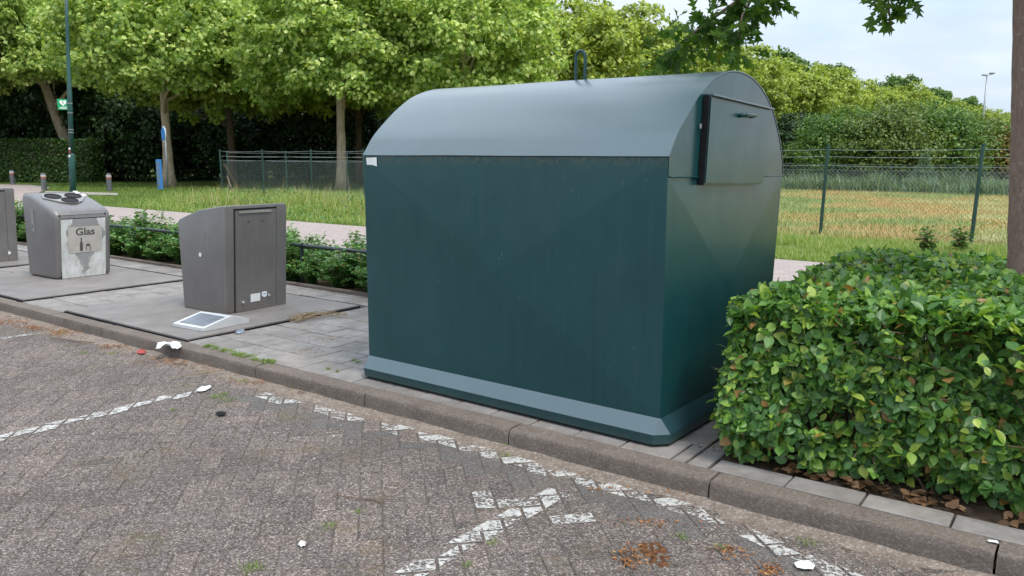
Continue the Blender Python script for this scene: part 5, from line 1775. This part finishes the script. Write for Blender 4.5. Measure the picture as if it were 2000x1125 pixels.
# right fence: leaning posts
b1, l1, h1 = lean_for(1602, 457, 1618, 284); b2, l2, h2 = lean_for(1896, 478, 1921, 278)
dd = (b2 - b1)
posts = [b1 - dd * 2, b1 - dd, b1, b2, b2 + dd, b2 + dd * 2]
chain_fence("leaning_fence", "chain-link fence with two leaning green posts before the dry meadow", posts, 1.82, (1.42, 1.60, 1.74), 1.42, [(.02, 0), (.03, 0), l1, l2, (.05, 0), (.05, 0)], r=.036)
posts = [K(-22 + 2.7 * k, 38.6, -.02) for k in range(14)]
chain_fence("far_fence", "far chain-link fence along the weeds at the end of the meadow", posts, 1.35, (1.0, 1.28), .98, [(0, 0)] * 14, r=.03)

# ================================================================== STREET FURNITURE
# lamp post
LY = 27.0
lpb = at(143, 400, LY); base = np.array([at(143, 390, LY)[0], LY, -.02])
lamp = thing("lamp_post", "tall green lamp post rising behind the glass bin and past the top of the photo", "lamp post", base)
tp_ = at(129.5, 0, LY) - base
hgt = 7.2; sl = tp_[0] / tp_[2]
def lpnt(z): return (sl * z, 0, z)
q = MB(); q.tube([lpnt(0), lpnt(1.55), lpnt(1.62)], [.105, .10, .07], 14); q.build("base", M["post_green"], lamp, smooth=True)
q = MB(); q.tube([lpnt(1.55), lpnt(3.6), lpnt(3.62), lpnt(5.5), lpnt(hgt)], [.082, .075, .068, .055, .045], 14); q.build("pole", M["post_green"], lamp, smooth=True)
for z in (2.27, 2.36, 2.9, 3.2):
    q = MB(); q.tube([lpnt(z), lpnt(z + .03)], .085, 14); q.build("clamp_band", M["pole_grey"], lamp)
for z, mt in ((1.72, "white"), (1.62, "red"), (1.48, "white")):
    rs_ = .104 if z < 1.6 else .086
    q = MB(); aa = [RAD(215 + 12 * k) for k in range(6)]
    q.add([(lpnt(z + dz)[0] + rs_ * math.cos(a), rs_ * math.sin(a), z + dz) for dz in (0, .07) for a in aa], [(k, k + 1, k + 7, k + 6) for k in range(5)]); q.build("sticker", M[mt], lamp)
q = MB(); q.tube([lpnt(hgt), (sl * hgt + .15, -.2, hgt + .12), (sl * hgt + .3, -.7, hgt + .16)], [.045, .04, .035], 8); q.build("arm", M["post_green"], lamp)
q = MB(); q.box((sl * hgt + .18, -1.3, hgt + .08), (sl * hgt + .42, -.65, hgt + .22), 0, .04); q.build("lamp_head", M["pole_grey"], lamp)
# AED sign
ac = at(123.5, 203.5, LY)
sg = thing("aed_sign", "small green AED sign with a white heart clamped to the lamp post", "sign", ac - np.array([0, .0, .18]), RAD(8))
q = MB(); q.box((-.18, -.012, .0), (.18, .012, .345), 0, .004); q.build("panel", M["aed_green"], sg)
h = MB(); pts = []
for k in range(40):
    a = 2 * math.pi * k / 40; x = 16 * math.sin(a) ** 3; y = 13 * math.cos(a) - 5 * math.cos(2 * a) - 2 * math.cos(3 * a) - math.cos(4 * a)
    pts.append((x * .0068, -.0145, .225 + y * .0068))
h.add(pts, [tuple(range(40))]); h.build("heart", M["aed_white"], sg, fix=False)
bolt = MB(); bolt.add([(.012, -.0165, .285), (-.03, -.0165, .222), (-.004, -.0165, .222), (-.014, -.0165, .168), (.03, -.0165, .236), (.004, -.0165, .236)], [(0, 1, 2, 3, 4, 5)]); bolt.build("bolt", M["aed_green"], sg)
text_mesh("lettering", "AED", .10, M["aed_white"], sg, rot_to((0, -1, 0), (0, 0, 1), (0, -.0145, .058)), .001, 1.25)
q = MB(); q.box((.17, -.008, .05), (.28, .02, .075)); q.box((.17, -.008, .27), (.28, .02, .295)); q.build("bracket", M["pole_grey"], sg)
# round blue sign
SY = 36.8
sb = np.array([at(328, 370, SY)[0], SY, -.02])
rs = thing("round_sign", "round blue traffic sign seen edge-on on a grey pole before the pale trunk", "sign", sb)
tpt = at(322, 250, SY) - sb
q = MB(); q.tube([(0, 0, 0), tuple(tpt)], .04, 10); q.build("pole", M["pole_grey"], rs, smooth=True)
cz = at(320.5, 262, SY) - sb
nr_ = unit(np.array([-.79, -.61, 0])); sd_ = np.cross([0, 0, 1], nr_)
q = MB()
for (ra, off_, mt) in ((.355, .0, 0), (.31, .018, 1)):
    ri = [cz + nr_ * (.03 + off_) + ra * (math.cos(2 * math.pi * k / 28) * sd_ + math.sin(2 * math.pi * k / 28) * np.array([0, 0, 1])) for k in range(28)]
    ri2 = [p - nr_ * .02 for p in ri]
    q.add(ri + ri2, [tuple(range(28)), tuple(range(55, 27, -1))] + [(k, k + 28, (k + 1) % 28 + 28, (k + 1) % 28) for k in range(28)], mt)
q.build("disc", [M["aed_white"], M["blue"]], rs)
# blue information board
by = 37.5
bb_ = np.array([at(313, 366, by)[0], by, -.02])
ib = thing("information_board", "slim upright blue information board beside the round sign's pole", "board", bb_, RAD(-38))
q = MB(); q.box((-.17, -.05, 0), (.17, .05, 1.36), 0, .012); q.build("panel", M["blue"], ib)
for k in range(6):
    l = MB(); l.box((-.13, -.055, .15 + .19 * k), (.13, -.051, .27 + .19 * k)); l.build("text_field", M["pole_grey"], ib)
# bollards
for i, (x, yb_, ytop, lab) in enumerate(((31, 358, 336, "small far dark bollard at the left edge before the trimmed hedge"), (88, 370, 336, "dark bollard with a red and white top, left of the lamp post"), (214, 368, 336, "dark bollard with a red and white top, right of the lamp post"))):
    b = gp(x, yb_, -.02)
    if i == 0: b = np.array([(x - 1000) / F_PX * 42.0, 42, -.02])
    if i > 0: b = np.array([at(x, yb_, 35.5)[0], 35.5, -.02])
    bo = thing("bollard", lab, "bollard", b, .3, "bollards at the path junction")
    q = MB(); q.tube([(-.035 if i == 1 else 0, 0, 0)] + [(-.03 if i == 1 else 0, 0, .02), (-.02 if i == 1 else 0, 0, .68), (-.018 if i == 1 else 0, 0, .74), (-.018 if i == 1 else 0, 0, .76)], [.12, .115, .105, .095, .06], 14); q.build("post", M["bollard"], bo, smooth=True)
    q = MB(); q.tube([(-.02 if i == 1 else 0, 0, .60), (-.02 if i == 1 else 0, 0, .69)], .108, 14); q.build("white_band", M["band_white"], bo)
    q = MB(); q.tube([(-.02 if i == 1 else 0, 0, .52), (-.02 if i == 1 else 0, 0, .598)], .109, 14); q.build("red_band", M["band_red"], bo)
# floodlight mast
FY = 100.0
fb = np.array([at(1918, 260, FY)[0], FY, -.02])
fm = thing("floodlight_mast", "thin pale floodlight mast rising over the far trees near the oak trunk", "floodlight mast", fb)
tt = at(1928, 148, FY) - fb
q = MB(); q.tube([(0, 0, 0), tuple(tt)], [.16, .09], 8); q.build("pole", M["pole_grey"], fm, smooth=True)
q = MB(); q.tube([tuple(tt + [-.35, 0, -.02]), tuple(tt + [.75, 0, .22])], .05, 6); q.build("crossbar", M["pole_grey"], fm)
for dx, dz in ((-.3, .0), (.55, .22)):
    q = MB(); q.box((tt[0] + dx - .28, -.2, tt[2] + dz), (tt[0] + dx + .28, .2, tt[2] + dz + .16), 0, .03); q.build("floodlight", M["pole_grey"], fm)

# ================================================================== LITTER
def blob(name, pts, mat, label, cat, thick=.012, seed=0):
    """crumpled scrap: outline on the ground lifted into folds"""
    g = np.random.default_rng(seed)
    P = np.array(pts); c = P.mean(0)
    P = np.array([q for a, b in zip(P, np.roll(P, -1, 0)) for q in (a, (a + b) / 2 + g.normal(0, .06, 3) * np.linalg.norm(b - a) * [1, 1, 0])])
    rings = [P, c + (P - c) * .72, c + (P - c) * .32]
    vs = []
    for ri, R in enumerate(rings):
        for p in R:
            jx, jy = g.normal(0, .10, 2) * np.linalg.norm(p - c) * (ri > 0)
            vs.append((p[0] + jx, p[1] + jy, p[2] + (thick * .25 * g.uniform() if ri == 0 else thick * (.15 + 1.2 * g.uniform()))))
    vs.append((c[0], c[1], c[2] + thick * .8))
    n = len(P); fs = []
    for a in range(2):
        for k in range(n): fs.append((a * n + k, a * n + (k + 1) % n, (a + 1) * n + (k + 1) % n, (a + 1) * n + k))
    for k in range(n): fs.append((2 * n + k, 2 * n + (k + 1) % n, 3 * n))
    mb = MB(); mb.add(vs, fs)
    o = mb.build(name, mat)
    return tag(o, label, cat)
pts = [gp(x, y, .004) for x, y in ((303, 681), (306, 675), (318, 670), (331, 671), (340, 667), (352, 669), (355, 676), (346, 682), (336, 681), (332, 676), (322, 675), (312, 681))]
blob("crumpled_plastic", pts, M["paper"], "white crumpled plastic scrap lying over the kerb edge", "litter", .022, 3)
pts = [gp(x, y, ZR + .012) for x, y in ((266, 689), (270, 684), (278, 683), (285, 686), (283, 690), (273, 691))]
blob("red_scrap", pts, M["red"], "small red scrap lying in the gutter below the white plastic", "litter", .012, 4)
pts = [gp(x, y, .006) for x, y in ((458, 652), (466, 645), (478, 643), (479, 648), (468, 652))]
blob("foil_scrap", pts, M["foil"], "small crumpled foil scrap at the platform's edge", "litter", .016, 5)
pts = [gp(x, y, ZR + .012) for x, y in ((419, 806), (430, 803), (442, 805), (440, 809), (428, 811))]
blob("dark_scrap", pts, M["black"], "small flat black scrap lying on the road bricks", "litter", .004, 6)
pts = [gp(x, y, .004) for x, y in ((1928, 1054), (1950, 1058), (1952, 1062), (1930, 1058))]
blob("paper_strip", pts, M["paper"], "narrow pale paper strip at the pavement joint lower right", "litter", .006, 7)
pts = [gp(x, y, .004) for x, y in ((1990, 1010), (1998, 1005), (2004, 1009), (2000, 1014), (1992, 1014))]
blob("pink_scrap", pts, M["pink"], "tiny pink scrap at the right edge by the hedge", "litter", .010, 8)
pts = [gp(x, y, ZR + .012) for x, y in ((1551, 1100), (1560, 1096), (1580, 1095), (1592, 1104), (1588, 1112), (1572, 1112), (1556, 1108))]
blob("flat_stone", pts, M["white"], "flat pale stone chip on the road at the lower right", "stone", .008, 9)
pts = [gp(x, y, ZR + .012) for x, y in ((384, 762), (396, 756), (410, 752), (412, 757), (402, 763), (388, 765))]
blob("white_chip", pts, M["paper"], "white broken chip lying at the end of the left road line", "stone", .010, 10)
pts = [gp(x, y, ZR + .012) for x, y in ((582, 1064), (588, 1055), (597, 1058), (596, 1066), (588, 1069))]
blob("paper_ball", pts, M["paper"], "tiny white paper ball on the open road at the bottom", "litter", .012, 11)
# thin stick in the gutter and twigs
tw1 = [gp(335, 737, ZR + .02), gp(385, 730, ZR + .03), gp(437, 721, ZR + .035)]
q = MB(); q.tube(tw1, .004, 5); tag(q.build("straw_stalk", M["straw"]), "long pale stalk lying in the gutter sand", "stalk")
tw1 = [gp(98, 660, ZR + .02), gp(150, 666, ZR + .015), gp(185, 669, ZR + .02)]
q = MB(); q.tube(tw1, .005, 5); tag(q.build("twig", M["twig"]), "thin brown twig lying in the gutter at the left", "twig")
tw1 = [gp(650, 966, ZR + .012), gp(690, 972, ZR + .008), gp(730, 976, ZR + .008), gp(748, 982, ZR + .012)]
q = MB(); q.tube(tw1, .0028, 5); tag(q.build("twig", M["twig"]), "thin reddish twig lying on the open road bricks", "twig")
# bundle of dry grass on the platform's edge
g = np.random.default_rng(31)
q = MB()
for k in range(46):
    a = gp(575 + g.normal(0, 8), 621 + g.normal(0, 3.5), .030); b = gp(600 + g.uniform(0, 85), 612 + g.normal(0, 3), .028)
    if k < 12: b = gp(575 + g.normal(0, 22), 628 + g.normal(0, 5), .008)
    mid_ = (a + b) / 2 + np.array([g.normal(0, .02), g.normal(0, .02), g.uniform(.0, .03)])
    q.tube([a, mid_, b], .0022, 4)
tag(q.build("straw_bundle", M["straw"]), "bundle of dry straw caught on the edge of the platform before the plain bin", "straw")
# moss and grass tufts in joints
def tufts(name, spots, mat, label, n=40, h=.035, w=.004, z=0.0, spread=.05):
    g = np.random.default_rng(abs(hash(name)) % 1000 if False else len(spots) * 7 + 1)
    P = []
    for (x, y, f) in spots:
        c = gp(x, y, z)
        k = int(n * f); P.append(c + np.stack([g.normal(0, spread * f, k), g.normal(0, spread * f, k), np.zeros(k)], 1))
    P = np.concatenate(P)
    return grass_obj(name, mat, P, h, w, g, label, "grass", .8)
sp = []
for k in range(26):
    f = k / 25; sp.append((398 + 140 * f + rr.gauss(0, 3), 676 + 34 * f + rr.gauss(0, 2), .8))
sp += [(445, 646, .9), (455, 648, .8), (440, 650, .8), (690, 705, .5), (700, 708, .6), (640, 722, .5), (660, 727, .4)]
tufts("joint_grass", sp, M["grass_short"], "short grass growing in the pavement joint behind the kerb", 55, .032, .0032, .0, .018)
sp = [(430, 776, 1), (445, 782, .9), (418, 775, .8), (437, 770, .7), (475, 745, .6), (575, 758, .8), (990, 890, .7), (760, 755, .4), (1573, 1062, .9), (640, 1030, .6), (700, 1000, .4), (500, 1108, .8), (490, 1110, .8), (120, 650, .8), (165, 690, .8), (220, 690, .6), (1330, 1050, .7), (1405, 1070, .6), (910, 1105, .5), (965, 1062, .5), (990, 870, .4), (340, 800, .4)]
tufts("road_grass", sp, M["grass_short"], "small green grass tufts growing between the road bricks", 60, .022, .003, ZR + .002, .030)
# orange brown debris in the gutter
g = np.random.default_rng(44)
P = []
for (x, y, n, sx, sy) in ((20, 628, 200, 22, 5), (70, 640, 160, 16, 3), (120, 648, 240, 20, 4), (210, 676, 60, 10, 2), (235, 676, 60, 10, 2), (330, 703, 120, 30, 4), (400, 715, 80, 30, 4), (500, 745, 60, 30, 4), (1230, 1087, 120, 13, 13), (1430, 1075, 60, 20, 8), (1500, 1110, 80, 15, 8), (1270, 1020, 50, 40, 4), (1190, 955, 30, 30, 4), (600, 765, 40, 25, 3), (900, 815, 40, 40, 4), (1330, 955, 40, 30, 5)):
    for _ in range(int(n * 1.3)): P.append(gp(x + g.normal(0, sx), y + g.normal(0, sy), ZR + .006 + g.uniform(0, .012)))
P = np.array(P); P = P[(P @ N_ - KD) < -.015]; k = len(P)
o = leaf_obj("blossom_debris", M["leaf_blossom"], [(leaf_arrays(P, g.normal(0, 1, (k, 3)) * [1, 1, .4], g.normal(0, .6, (k, 3)) + [0, 0, 1], g.uniform(.010, .026, k), T_kite(), .5), 0)])
tag(o, "orange brown blossom debris blown into the gutter and joints", "debris", kind="stuff")
P = []
for _ in range(60): P.append(gp(640 + g.normal(0, 22), 661 + g.normal(0, 3), .004))
for _ in range(50): P.append(gp(600 + g.normal(0, 20), 685 + g.normal(0, 4), .004))
for _ in range(70): P.append(gp(1400 + g.normal(0, 25), 870 + g.normal(0, 8), .002))
P = np.array(P); k = len(P)
o = leaf_obj("pavement_debris", M["leaf_dead"], [(leaf_arrays(P, g.normal(0, 1, (k, 3)) * [1, 1, .2], g.normal(0, .4, (k, 3)) + [0, 0, 1], g.uniform(.008, .022, k), T_kite(), .5), 0)])
tag(o, "brown crumbs of leaves lying in the pavement joints", "debris", kind="stuff")
# pale grit scattered on the road and along the kerb
P = []
for _ in range(200):
    s, t = g.uniform(-9, 1.5), -abs(g.normal(0, .9)) - .03
    p = K(s, t, ZR + .003); P.append(p)
for _ in range(90):
    p = K(g.uniform(-9, 1.5), g.uniform(.02, .6), .003); P.append(p)
mb = MB()
for p in P:
    r = abs(g.normal(.0025, .0025)) + .0012
    if ST(p)[1] > .12 and (ST(p)[0] > -1.4 or inslab(*ST(p))): continue
    a = g.uniform(0, 6.28, 5); a.sort()
    vs = [p + np.array([r * math.cos(q), r * math.sin(q), 0]) for q in a] + [p + np.array([0, 0, r * .9])]
    mb.add(vs, [(k, (k + 1) % 5, 5) for k in range(5)])
o = mb.build("grit", M["plate"]); tag(o, "pale grit scattered over road, kerb and pavement", "grit", kind="stuff")
